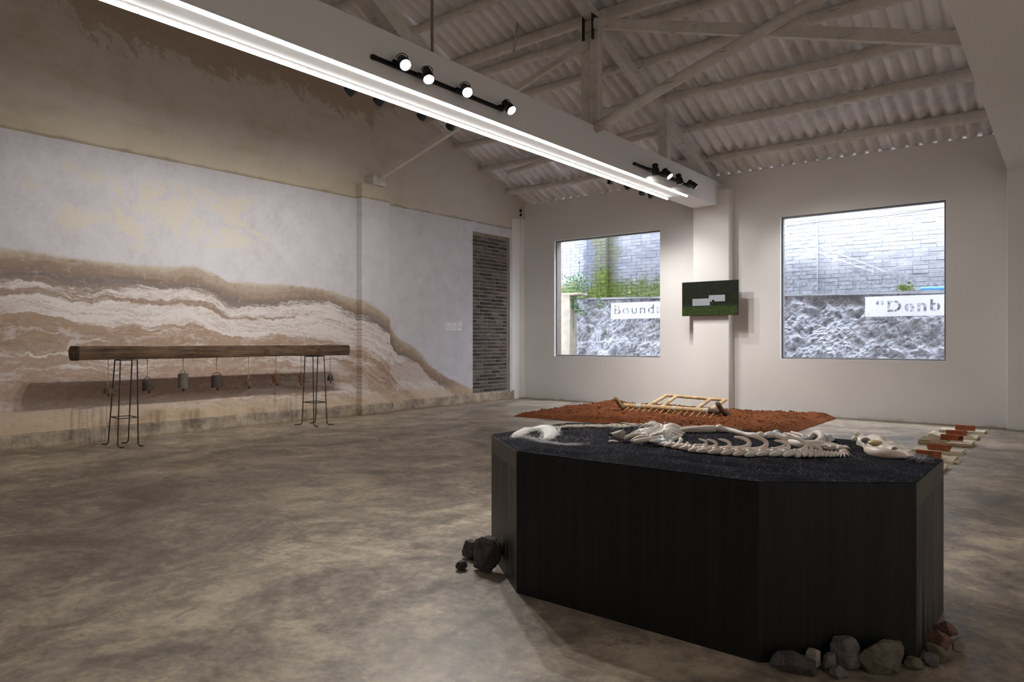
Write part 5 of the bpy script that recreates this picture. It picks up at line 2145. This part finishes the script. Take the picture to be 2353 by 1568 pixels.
# ------------------------------------------------------------------ bamboo harrow on the soil
hw_ = thing('harrow', 'old bamboo and wood harrow with long tines, lying on the red soil', 'harrow', (-5.05, 10.7, 0.06))
bm = BM()
pts = [(-5.90 + 1.68 * i / 40, 10.50 + 0.004 * math.sin(i), 0.158 - 0.00 * i) for i in range(41)]
rs = [0.040 * (1.0 + (0.10 if i % 8 == 0 else 0.0) + 0.03 * math.sin(i * 1.7)) for i in range(41)]
tube(bm, pts, rs, 14)
obj('main_bar', bm, BAMBOO, hw_, smooth=True)
bm = BM()
tube(bm, [(-4.40, 10.50, 0.158), (-4.22, 10.50, 0.156)], 0.044, 12)
obj('socket_sleeve', bm, m_plain('dark_wood', (0.12, 0.085, 0.06), 0.75, 0.25, var=0.4), hw_, smooth=True)
for x, w in ((-5.62, 0.10), (-4.98, 0.06), (-4.45, 0.09)):
    bm = BM()
    tube(bm, [(x - w / 2, 10.50, 0.158), (x + w / 2, 10.50, 0.158)], 0.0465, 14)
    obj('binding', bm, m_plain('pale_binding', (0.62, 0.56, 0.45), 0.8, 0.2), hw_, smooth=True)
bm = BM()
tube(bm, [(-5.53 + 1.08 * i / 20, 11.30, 0.300 - 0.03 * i / 20) for i in range(21)], [0.026 * (1.12 if i % 7 == 0 else 1) for i in range(21)], 12)
obj('top_rail', bm, BAMBOO, hw_, smooth=True)
for xa, xb, e in ((-5.47, -5.52, 0.05), (-5.22, -5.335, 0.0), (-4.625, -4.715, 0.0), (-4.395, -4.465, 0.05)):
    bm = BM()
    a, b = Vector((xa, 10.50, 0.165)), Vector((xb, 11.30, 0.295 - 0.03 * ((xb + 5.53) / 1.08)))
    b = b + (b - a).normalized() * e
    tube(bm, [a.lerp(b, i / 10) for i in range(11)], [0.029 * (1.10 if i in (3, 7) else 1) for i in range(11)], 12)
    obj('cross_bar', bm, BAMBOO, hw_, smooth=True)
DARKW = m_plain('runner_wood', (0.17, 0.13, 0.09), 0.7, 0.3, var=0.4, sc=12)
PALEW = m_plain('pale_runner_wood', (0.36, 0.28, 0.17), 0.7, 0.3, var=0.3, sc=12)
for x, mt, ya, yb in ((-5.90, PALEW, 10.19, 10.60), (-4.185, DARKW, 10.29, 10.78)):
    bm = BM()
    L = [(0.0, 0.300), (0.10, 0.285), (0.28, 0.215), (0.48, 0.165), (0.75, 0.125), (1.0, 0.095)]
    T_ = [0.050, 0.052, 0.050, 0.058, 0.066, 0.060]
    rows = []
    for (f, z), tk in zip(L, T_):
        y = ya + (yb - ya) * f
        rows.append([bm.verts.new(p) for p in ((x - 0.032, y, z - tk * 0.6), (x + 0.032, y, z - tk * 0.6), (x + 0.032, y + 0.01, z + tk * 0.55), (x - 0.032, y + 0.01, z + tk * 0.55))])
    for r0, r1 in zip(rows[:-1], rows[1:]):
        for k in range(4):
            j = (k + 1) % 4
            bm.faces.new((r0[k], r1[k], r1[j], r0[j]))
    bm.faces.new(rows[0])
    bm.faces.new(rows[-1][::-1])
    bmesh.ops.recalc_face_normals(bm, faces=bm.faces)
    bevel(bm, 0.012, 2)
    obj('runner', bm, mt, hw_, smooth=True)
for i in range(15):
    x = -5.80 + 1.50 * i / 14
    bm = BM()
    tube(bm, [(x, 10.50, 0.150), (x - 0.012, 10.22, 0.050)], [0.0075, 0.006], 6)
    obj('tine', bm, BAMBOO, hw_)

# ------------------------------------------------------------------ bricks on folded cloths along the right
def cloth(y, x0, x1, d, h, seed, label, kind, mat):
    """a folded cloth: stacked layers with rounded folds, kind sets how it lies"""
    t = thing('folded_cloth' if kind != 'mat' else 'straw_mat', label, 'cloth' if kind != 'mat' else 'mat', ((x0 + x1) / 2, y, 0.0), 'cloths under the bricks')
    nl = 2 if kind != 'crumple' else 3
    for l in range(nl):
        bm = BM()
        hz = h / nl
        nx, ny = 30, 16
        off = R.uniform(-0.012, 0.012)

        def f(u, v, l=l):
            x = x0 + (x1 - x0) * u + off * (1 if u > 0.5 else -1)
            yy = y - d / 2 + d * v + 0.010 * fbm(u * 4, seed, l, 2)
            am = 0.004 if kind == 'flat' else (0.020 if kind == 'crumple' else 0.006)
            z = hz * (l + 1) + am * fbm(u * 5 + seed, v * 4, l * 2.0, 3)
            if kind == 'crumple':
                z += 0.030 * max(0, 1 - abs(u - 0.06) / 0.12) + 0.030 * max(0, 1 - abs(u - 0.84) / 0.10) * (1 - v)
            if kind == 'wavy':
                z += 0.010 * abs(math.sin(u * 9.0 + seed)) * v
            return (x, yy, max(z, hz * (l + 0.6)))
        vs = grid(bm, nx, ny, f)
        r = bmesh.ops.extrude_face_region(bm, geom=list(bm.faces))
        low = [g for g in r['geom'] if isinstance(g, bmesh.types.BMVert)]
        for v in low:
            v.co.z = hz * l + 0.001
        bmesh.ops.recalc_face_normals(bm, faces=bm.faces)
        obj('fold', bm, mat, t, smooth=True)
    return t


def fringe(t, x, y, d, mat, n=12, L=0.035):
    for i in range(n):
        bm = BM()
        yy = y - d / 2 + d * (i + 0.5) / n
        tube(bm, [(x - 0.004, yy, 0.018), (x + L * 0.5, yy + R.uniform(-.006, .006), 0.014), (x + L, yy + R.uniform(-.012, .012), 0.006)], [0.010, 0.009, 0.004], 6)
        obj('tassel', bm, mat, t, smooth=True)


cloth(11.42, -1.40, -0.895, 0.30, 0.030, 1, 'flat folded beige cloth under the farthest brick', 'flat', CLOTH)
cloth(10.66, -1.42, -0.91, 0.34, 0.034, 2, 'crumpled white cloth with a rolled end, under the second farthest brick', 'crumple', CLOTH)
mt = cloth(9.94, -1.31, -0.885, 0.40, 0.046, 3, 'folded mat of straw rods, left half ribbed, under the third brick', 'mat', CLOTH)
bm = BM()
for i in range(16):
    x = -1.425 + 0.019 * i
    bm = BM()
    tube(bm, [(x, 9.74, 0.048), (x + 0.004, 10.13, 0.052)], 0.0088, 6)
    obj('straw_rod', bm, MATTING, mt)
bm = BM()
box(bm, -1.44, -0.89, 9.735, 9.76, 0.002, 0.040)
bevel(bm, 0.008)
obj('edge_cord', bm, MATTING, mt)
cloth(9.20, -1.41, -0.915, 0.30, 0.026, 4, 'smooth cream cloth under the brick nearest the plinth top', 'flat', CLOTH)
t5 = cloth(8.53, -1.36, -0.925, 0.34, 0.030, 5, 'cloth with a knotted fringe, just right of the plinth corner', 'wavy', CLOTH)
fringe(t5, -0.925, 8.53, 0.33, CLOTH, 11, 0.05)
cloth(7.86, -1.40, -0.93, 0.40, 0.034, 6, 'folded cloth whose corner peeps out nearest behind the plinth', 'wavy', CLOTH)


def brick(x, y, z, yaw, label, seed, tip=0.0):
    rr = random.Random(seed)
    bm = BM()
    vs = box(bm, -0.115, 0.115, -0.026, 0.026, 0.0, 0.066)
    if tip:
        for v in vs:
            if v.co.x > 0:
                v.co.x += (v.co.z - 0.03) * tip
            else:
                v.co.x -= (v.co.z - 0.03) * tip * 0.4
    bevel(bm, 0.005, 2)
    bmesh.ops.subdivide_edges(bm, edges=bm.edges, cuts=1)
    for v in bm.verts:
        v.co += Vector((rr.uniform(-1, 1), rr.uniform(-1, 1), rr.uniform(-1, 1))) * 0.0012
    o = obj('brick', bm, RBRICK)
    o.location = (x, y, z)
    o.rotation_euler = (0, 0, yaw)
    return tag(o, label, 'brick', 'red bricks standing on the cloths')


brick(-1.112, 11.36, 0.033, 0.05, 'red brick with a burnt patch on the flat beige cloth, farthest of the row', 1)
brick(-1.130, 10.60, 0.038, 0.06, 'red brick on the crumpled white cloth, second farthest of the row', 2)
brick(-1.105, 9.90, 0.057, -0.16, 'red brick on the straw mat, turned a little, third of the row', 3)
brick(-1.140, 9.13, 0.029, -0.06, 'red brick with slanted ends on the smooth cream cloth', 4, 0.45)
brick(-1.155, 8.48, 0.034, -0.04, 'red brick half hidden behind the plinth top edge', 5)

# ------------------------------------------------------------------ outdoors, seen through the windows
bm = BM()
box(bm, -14.0, 5.0, YB + 0.29, 18.0, -0.2, -0.05)
ground = struct(obj('ground_outside', bm, EARTH))


def rock_y(x, z):
    b = 13.98 - 0.05 * (z - 2.2) * -1.0 * 0.0 - 0.06 * (2.2 - z)
    n = 0.08 * fbm(x * 1.4, z * 1.4, 0.0, 4)
    q = x * 0.8 + z * 0.6
    w = z * 0.8 - x * 0.6
    n += 0.09 * (0.35 - abs(fbm(q * 3.2, w * 4.2, 2.0, 3))) + 0.045 * (0.3 - abs(fbm(q * 9.0, w * 12.0, 5.0, 3)))
    cell = mn.cell_vector(Vector((math.floor(q * 5.0), math.floor(w * 7.0), 0.0)))
    return b + 0.02 - n + 0.03 * (cell.x - 0.5)


bm = BM()
grid(bm, 640, 170, lambda u, v: (-11.0 + 12.0 * u, rock_y(-11.0 + 12.0 * u, -0.1 + 2.31 * v), -0.1 + 2.31 * v + (2.30 - 0.018 * (-11.0 + 12.0 * u + 11.0) * 1.2 - 2.21) * v))
bmesh.ops.recalc_face_normals(bm, faces=bm.faces)
rock = obj('rock_face', bm, ROCKFACE)
struct(rock)


def ledge_z(x):
    return 2.30 - 0.0216 * (x + 11.0)


bm = BM()
n = 60
rows = []
for i in range(n + 1):
    x = -11.0 + 12.0 * i / n
    z = ledge_z(x) + 0.008 * fbm(x * 4, 0, 0, 3)
    yj = 0.02 * fbm(x * 3, 5, 0, 3)
    rows.append([bm.verts.new(p) for p in ((x, 13.90 + yj, z - 0.035), (x, 13.90 + yj, z), (x, 14.45, z + 0.01), (x, 14.45, z - 0.035))])
for r0, r1 in zip(rows[:-1], rows[1:]):
    for k in range(4):
        j = (k + 1) % 4
        bm.faces.new((r0[k], r0[j], r1[j], r1[k]))
bmesh.ops.recalc_face_normals(bm, faces=bm.faces)
struct(obj('trim_1', bm, m_plain('pale_coping', (0.36, 0.365, 0.38), 0.9, 0.1, var=0.35, sc=10)))


def outer_bricks(name, xa, xb, xv0, xv1, z1, mat, pier):
    """one bay of the masonry: the bricks in view singly, the margin joined"""
    o_ = bpy.data.objects.new(name, None)
    o_.location = ((xa + xb) / 2, 14.35, 2.2)
    COL.objects.link(o_)
    struct(o_)
    bm = BM()
    box(bm, xa, xb, 14.322, 14.55, 2.0, z1)
    if pier:
        box(bm, pier[0], pier[1], 14.222, 14.36, 2.0, z1)
    obj('backing', bm, mat, o_)

    def mk(l, seed):
        rr = random.Random(seed)
        bm = BM()
        vs = box(bm, -l / 2, l / 2, -0.03, 0.03, -0.0345, 0.0345)
        for v in vs:
            v.co += Vector((rr.uniform(-1, 1) * 0.004, rr.uniform(-1, 1) * 0.003, rr.uniform(-1, 1) * 0.0025))
        bevel(bm, 0.004)
        me = bpy.data.meshes.new('brick')
        bm.to_mesh(me)
        bm.free()
        me.materials.append(mat.mat)
        return me
    full, half = [mk(0.242, s) for s in (1, 2, 3, 4)], [mk(0.118, s) for s in (5, 6)]
    rest = BM()
    cnt = 0
    zones = [(xa, pier[0], 0.0), (pier[0], pier[1], 0.10), (pier[1], xb, 0.0)]
    z, r = 2.19, 0
    while z < z1 - 0.04:
        for za, zb, fwd_ in zones:
            x = za
            first = r % 2 == 1
            while x < zb - 0.03:
                l = 0.118 if (first or R.random() < 0.12) else 0.242
                first = False
                l = min(l, zb - x)
                if zb - (x + l) < 0.05:
                    l = zb - x
                cx = x + l / 2
                y = 14.345 - fwd_ + R.uniform(-0.004, 0.004)
                shown = xv0 < cx < xv1 and z < 4.12 and cnt < 296
                if shown and l > 0.1:
                    b = bpy.data.objects.new('brick', R.choice(full if l > 0.19 else half))
                    COL.objects.link(b)
                    b.parent = o_
                    b.location = Vector((cx, y, z)) - o_.location
                    b.rotation_euler = (R.uniform(-.008, .008), R.uniform(-.006, .006), R.uniform(-.008, .008))
                    b.scale = ((l - 0.004) / (0.242 if l > 0.19 else 0.118), 1, 1)
                    cnt += 1
                else:
                    box(rest, x + 0.002, x + l - 0.002, y - 0.03, y + 0.03, z - 0.034, z + 0.034)
                x += l + 0.006
        z += 0.075
        r += 1
    stuff(obj('outlying_bricks', rest, mat, o_))
    return o_


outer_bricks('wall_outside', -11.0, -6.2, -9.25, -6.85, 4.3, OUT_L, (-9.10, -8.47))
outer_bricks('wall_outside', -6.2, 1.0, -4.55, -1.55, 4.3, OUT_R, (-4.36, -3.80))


# sign boards with stencil-cut letters
def sign(text, x0, x1, z0, z1, tx, tz, size, bars, label, bridge=(), widen=1.0, bold=0.004, y=13.80, spacing=1.15):
    kk = y / 14.0
    x0, x1, tx = x0 * kk, x1 * kk, tx * kk
    z0, z1, tz = [1.25 + (q - 1.25) * kk for q in (z0, z1, tz)]
    t = thing('sign_board', label, 'sign', ((x0 + x1) / 2, y, z0), 'white stencil-cut boards on the rock')
    cu = bpy.data.curves.new('lettering', 'FONT')
    cu.body = text
    cu.size = size
    cu.space_character = spacing
    to = bpy.data.objects.new('lettering', cu)
    COL.objects.link(to)
    dg = bpy.context.evaluated_depsgraph_get()
    dg.update()
    loops = []
    for spn in to.evaluated_get(dg).to_curve(dg).splines:
        pts = []
        if spn.type == 'BEZIER':
            B = spn.bezier_points
            for i in range(len(B)):
                p, q = B[i], B[(i + 1) % len(B)]
                pts += interpolate_bezier(p.co, p.handle_right, q.handle_left, q.co, 7)[:-1]
        else:
            pts = [p.co.to_3d() for p in spn.points]
        pts = [Vector((p[0] * widen, p[1])) for p in pts]
        pts = [p for i, p in enumerate(pts) if (p - pts[i - 1]).length > 1e-5]
        loops.append(pts)
    bpy.data.objects.remove(to)
    area = lambda L: sum(L[i - 1].x * L[i].y - L[i].x * L[i - 1].y for i in range(len(L))) / 2
    bb = lambda L: (min(p.x for p in L), max(p.x for p in L), min(p.y for p in L), max(p.y for p in L))
    inside = lambda c, b: c is not b and bb(c)[0] <= bb(b)[0] and bb(c)[1] >= bb(b)[1] and bb(c)[2] <= bb(b)[2] and bb(c)[3] >= bb(b)[3]
    outer_l = sorted([L for L in loops if not any(inside(c, L) for c in loops)], key=lambda L: bb(L)[0])
    bars = list(bars)
    for L, fr in zip(outer_l, bridge):
        b = bb(L)
        if fr:
            bars.append((b[0] + (b[1] - b[0]) * fr, (b[2] + b[3]) / 2, 0.020, b[3] - b[2] + 2 * bold + 0.004))
    fat = []
    for L in loops:                                   # embolden: push every outline away from the stroke
        sg = 1.0 if area(outer_l[0]) > 0 else -1.0
        res = []
        for i in range(len(L)):
            e1, e2 = (L[i] - L[i - 1]).normalized(), (L[(i + 1) % len(L)] - L[i]).normalized()
            n_ = Vector((e1.y + e2.y, -e1.x - e2.x))
            if n_.length < 1e-6:
                n_ = Vector((e1.y, -e1.x))
            n_.normalize()
            res.append(L[i] + n_ * sg * bold / max(0.6, abs(n_.dot(Vector((e1.y, -e1.x))))))
        fat.append(res)
    fat.append([Vector((x0 - tx, z0 - tz)), Vector((x1 - tx, z0 - tz)), Vector((x1 - tx, z1 - tz)), Vector((x0 - tx, z1 - tz))])
    vv, ee = [], []
    for L in fat:
        k = len(vv)
        vv += L
        ee += [(k + i, k + (i + 1) % len(L)) for i in range(len(L))]
    V2, _e, F2 = delaunay_2d_cdt(vv, ee, [], 0, 1e-6)[:3]

    def odd(p):
        c = False
        for L in fat:
            for i in range(len(L)):
                a_, b_ = L[i - 1], L[i]
                if (a_.y > p.y) != (b_.y > p.y) and p.x < (b_.x - a_.x) * (p.y - a_.y) / (b_.y - a_.y) + a_.x:
                    c = not c
        return c
    bm = BM()
    bv = [bm.verts.new((tx + p.x, y, tz + p.y)) for p in V2]
    for f in F2:
        if odd(sum((V2[i] for i in f), Vector((0, 0))) / len(f)):
            bm.faces.new([bv[i] for i in f])
    bmesh.ops.delete(bm, geom=[v for v in bm.verts if not v.link_faces], context='VERTS')
    r = bmesh.ops.extrude_face_region(bm, geom=list(bm.faces))
    bmesh.ops.translate(bm, vec=(0, 0.006, 0), verts=[g for g in r['geom'] if isinstance(g, bmesh.types.BMVert)])
    bmesh.ops.recalc_face_normals(bm, faces=bm.faces)
    obj('board', bm, WBOARD, t)
    for bx, bz, w, h in bars:
        bm = BM()
        box(bm, tx + bx - w / 2, tx + bx + w / 2, y - 0.0006, y + 0.0066, tz + bz - h / 2, tz + bz + h / 2)
        obj('stencil_bridge', bm, WBOARD, t)
    for bx in (x0 + 0.06, x1 - 0.06):
        bm = BM()
        tube(bm, [(bx, y, z0 + 0.05), (bx, 14.0, z0 + 0.05)], 0.008, 6)
        obj('fixing_pin', bm, IRON, t)
    return t


SIGN_A = sign('Bounda', -8.205, -6.60, 1.752, 2.115, -8.15, 1.862, 0.275, [], 'white board beyond the left window with stencil letters starting in B', (0.48, 0.5, 0, 0, 0.36, 0.5), 1.24, 0.003, spacing=1.19)
SIGN_B = sign('\u201cDenb', -2.905, -1.35, 1.690, 2.050, -2.735, 1.775, 0.275, [], 'white board beyond the right window with stencil letters after a quote mark', (0, 0, 0.45, 0.5, 0, 0.62), 1.20, 0.007, spacing=1.18)


# plants on and below the ledge
def plant(name, label, spots, mat, n, size, stems=True, spread=0.12):
    t = thing(name, label, 'plant', spots[0], 'small wild plants on the rock ledge')
    bm = BM()
    bs = BM()
    for s in spots:
        s = Vector(s)
        for k in range(n):
            p = s + Vector((R.gauss(0, spread), R.gauss(0, 0.05) - 0.03, abs(R.gauss(0, spread * 1.2))))
            a, b = R.uniform(0, 6.28), R.uniform(0.2, 1.2)
            L = size * R.uniform(0.6, 1.3)
            d = Vector((math.cos(a) * math.cos(b), -abs(math.sin(a)) * math.cos(b) - 0.2, math.sin(b) * 0.6 - 0.2)).normalized()
            w = d.cross(Vector((0, 1, 0.3))).normalized() * L * 0.36
            m = p + d * L * 0.5 + Vector((0, 0, L * 0.12))
            v = [bm.verts.new(q) for q in (p, m - w, p + d * L, m + w)]
            bm.faces.new((v[0], v[1], v[2]))
            bm.faces.new((v[0], v[2], v[3]))
            if stems and k % 4 == 0:
                tube(bs, [s + Vector((0, 0.02, 0)), (s + p) / 2 + Vector((0, 0, 0.02)), p], 0.003, 4)
    o = obj('foliage', bm, mat, t)
    stuff(o)
    if stems:
        stuff(obj('stems', bs, STEM, t))
    else:
        bs.free()
    return t


plant('ivy', 'leafy bush on the tan pier beyond the left window', [(-9.15, 13.75, 2.36), (-8.95, 13.78, 2.42), (-8.82, 13.80, 2.36), (-9.0, 13.8, 2.62), (-8.85, 13.8, 2.55)], LEAF, 42, 0.055)
plant('ivy', 'ivy trailing down the rock beside the tan pier', [(-9.0, 13.74, 2.10), (-8.98, 13.74, 1.98), (-8.92, 13.72, 1.90), (-8.86, 13.74, 1.84)], LEAF, 22, 0.07, spread=0.06)
plant('fern', 'pale rosette plant on the ledge beyond the left window', [(-7.62, 13.92, ledge_z(-7.6) + 0.06)], LEAFY, 26, 0.085, spread=0.035)
plant('weed', 'low yellow-green weeds on the ledge, right of the rosette plant', [(-7.40, 13.95, ledge_z(-7.4)), (-7.28, 13.95, ledge_z(-7.3)), (-7.18, 13.95, ledge_z(-7.2))], LEAFY, 20, 0.05, spread=0.04)
plant('creeper', 'small creeper hanging over the rock left of the lettered board', [(-8.42, 13.84, 2.20), (-8.36, 13.82, 2.10), (-8.30, 13.80, 2.02), (-8.34, 13.80, 1.97)], LEAF, 14, 0.05, spread=0.04)
plant('weed', 'tuft of grass on the ledge beyond the right window', [(-2.30, 14.02, ledge_z(-2.3) + 0.02), (-2.20, 14.02, ledge_z(-2.2) + 0.02)], LEAFY, 40, 0.06, spread=0.04)

pier = thing('tan_pier', 'tan rendered pier with a flat cap beyond the left edge of the left window', 'pier', (-9.25, 13.6, 0.0))
bm = BM()
grid(bm, 10, 60, lambda u, v: (-9.60 + 0.555 * u, 13.56 + 0.02 * fbm(u * 3, v * 9, 0, 3), -0.05 + 2.36 * v))
grid(bm, 4, 60, lambda u, v: (-9.045 + 0.012 * fbm(v * 14, u, 0, 3), 13.56 + 0.30 * u + 0.0 * v, -0.05 + 2.36 * v))
obj('shaft', bm, TANPIER, pier, smooth=True)
bm = BM()
box(bm, -9.65, -8.80, 13.54, 13.95, 2.31, 2.36)
bevel(bm, 0.012)
obj('cap', bm, TANPIER, pier)
bm = BM()
tube(bm, cat([(-9.02, 13.74, 1.55), (-9.0, 13.70, 1.68), (-8.95, 13.68, 1.72), (-8.90, 13.70, 1.66), (-8.93, 13.72, 1.50)], 24), 0.010, 6)
tag(obj('hose_loop', bm, m_plain('grey_hose', (0.40, 0.41, 0.42), 0.5, 0.3)), 'loop of grey hose hanging on the rock beside the tan pier', 'hose')
bm = BM()
tube(bm, [(-2.02, 13.98, ledge_z(-2) + 0.055), (-1.30, 14.0, ledge_z(-1.3) + 0.06)], 0.030, 10)
tag(obj('blue_pipe', bm, BLUEP), 'short blue plastic pipe lying on the ledge beyond the right window', 'pipe')
bm = BM()
tube(bm, cat([(-4.45, 14.18, 3.50), (-3.8, 14.2, 3.53), (-2.6, 14.2, 3.52), (-1.5, 14.2, 3.575), (-0.6, 14.2, 3.62)], 20), 0.0045, 6)
tag(obj('cable', bm, BLACKM), 'thin dark cable strung along the pale masonry outdoors', 'cable')
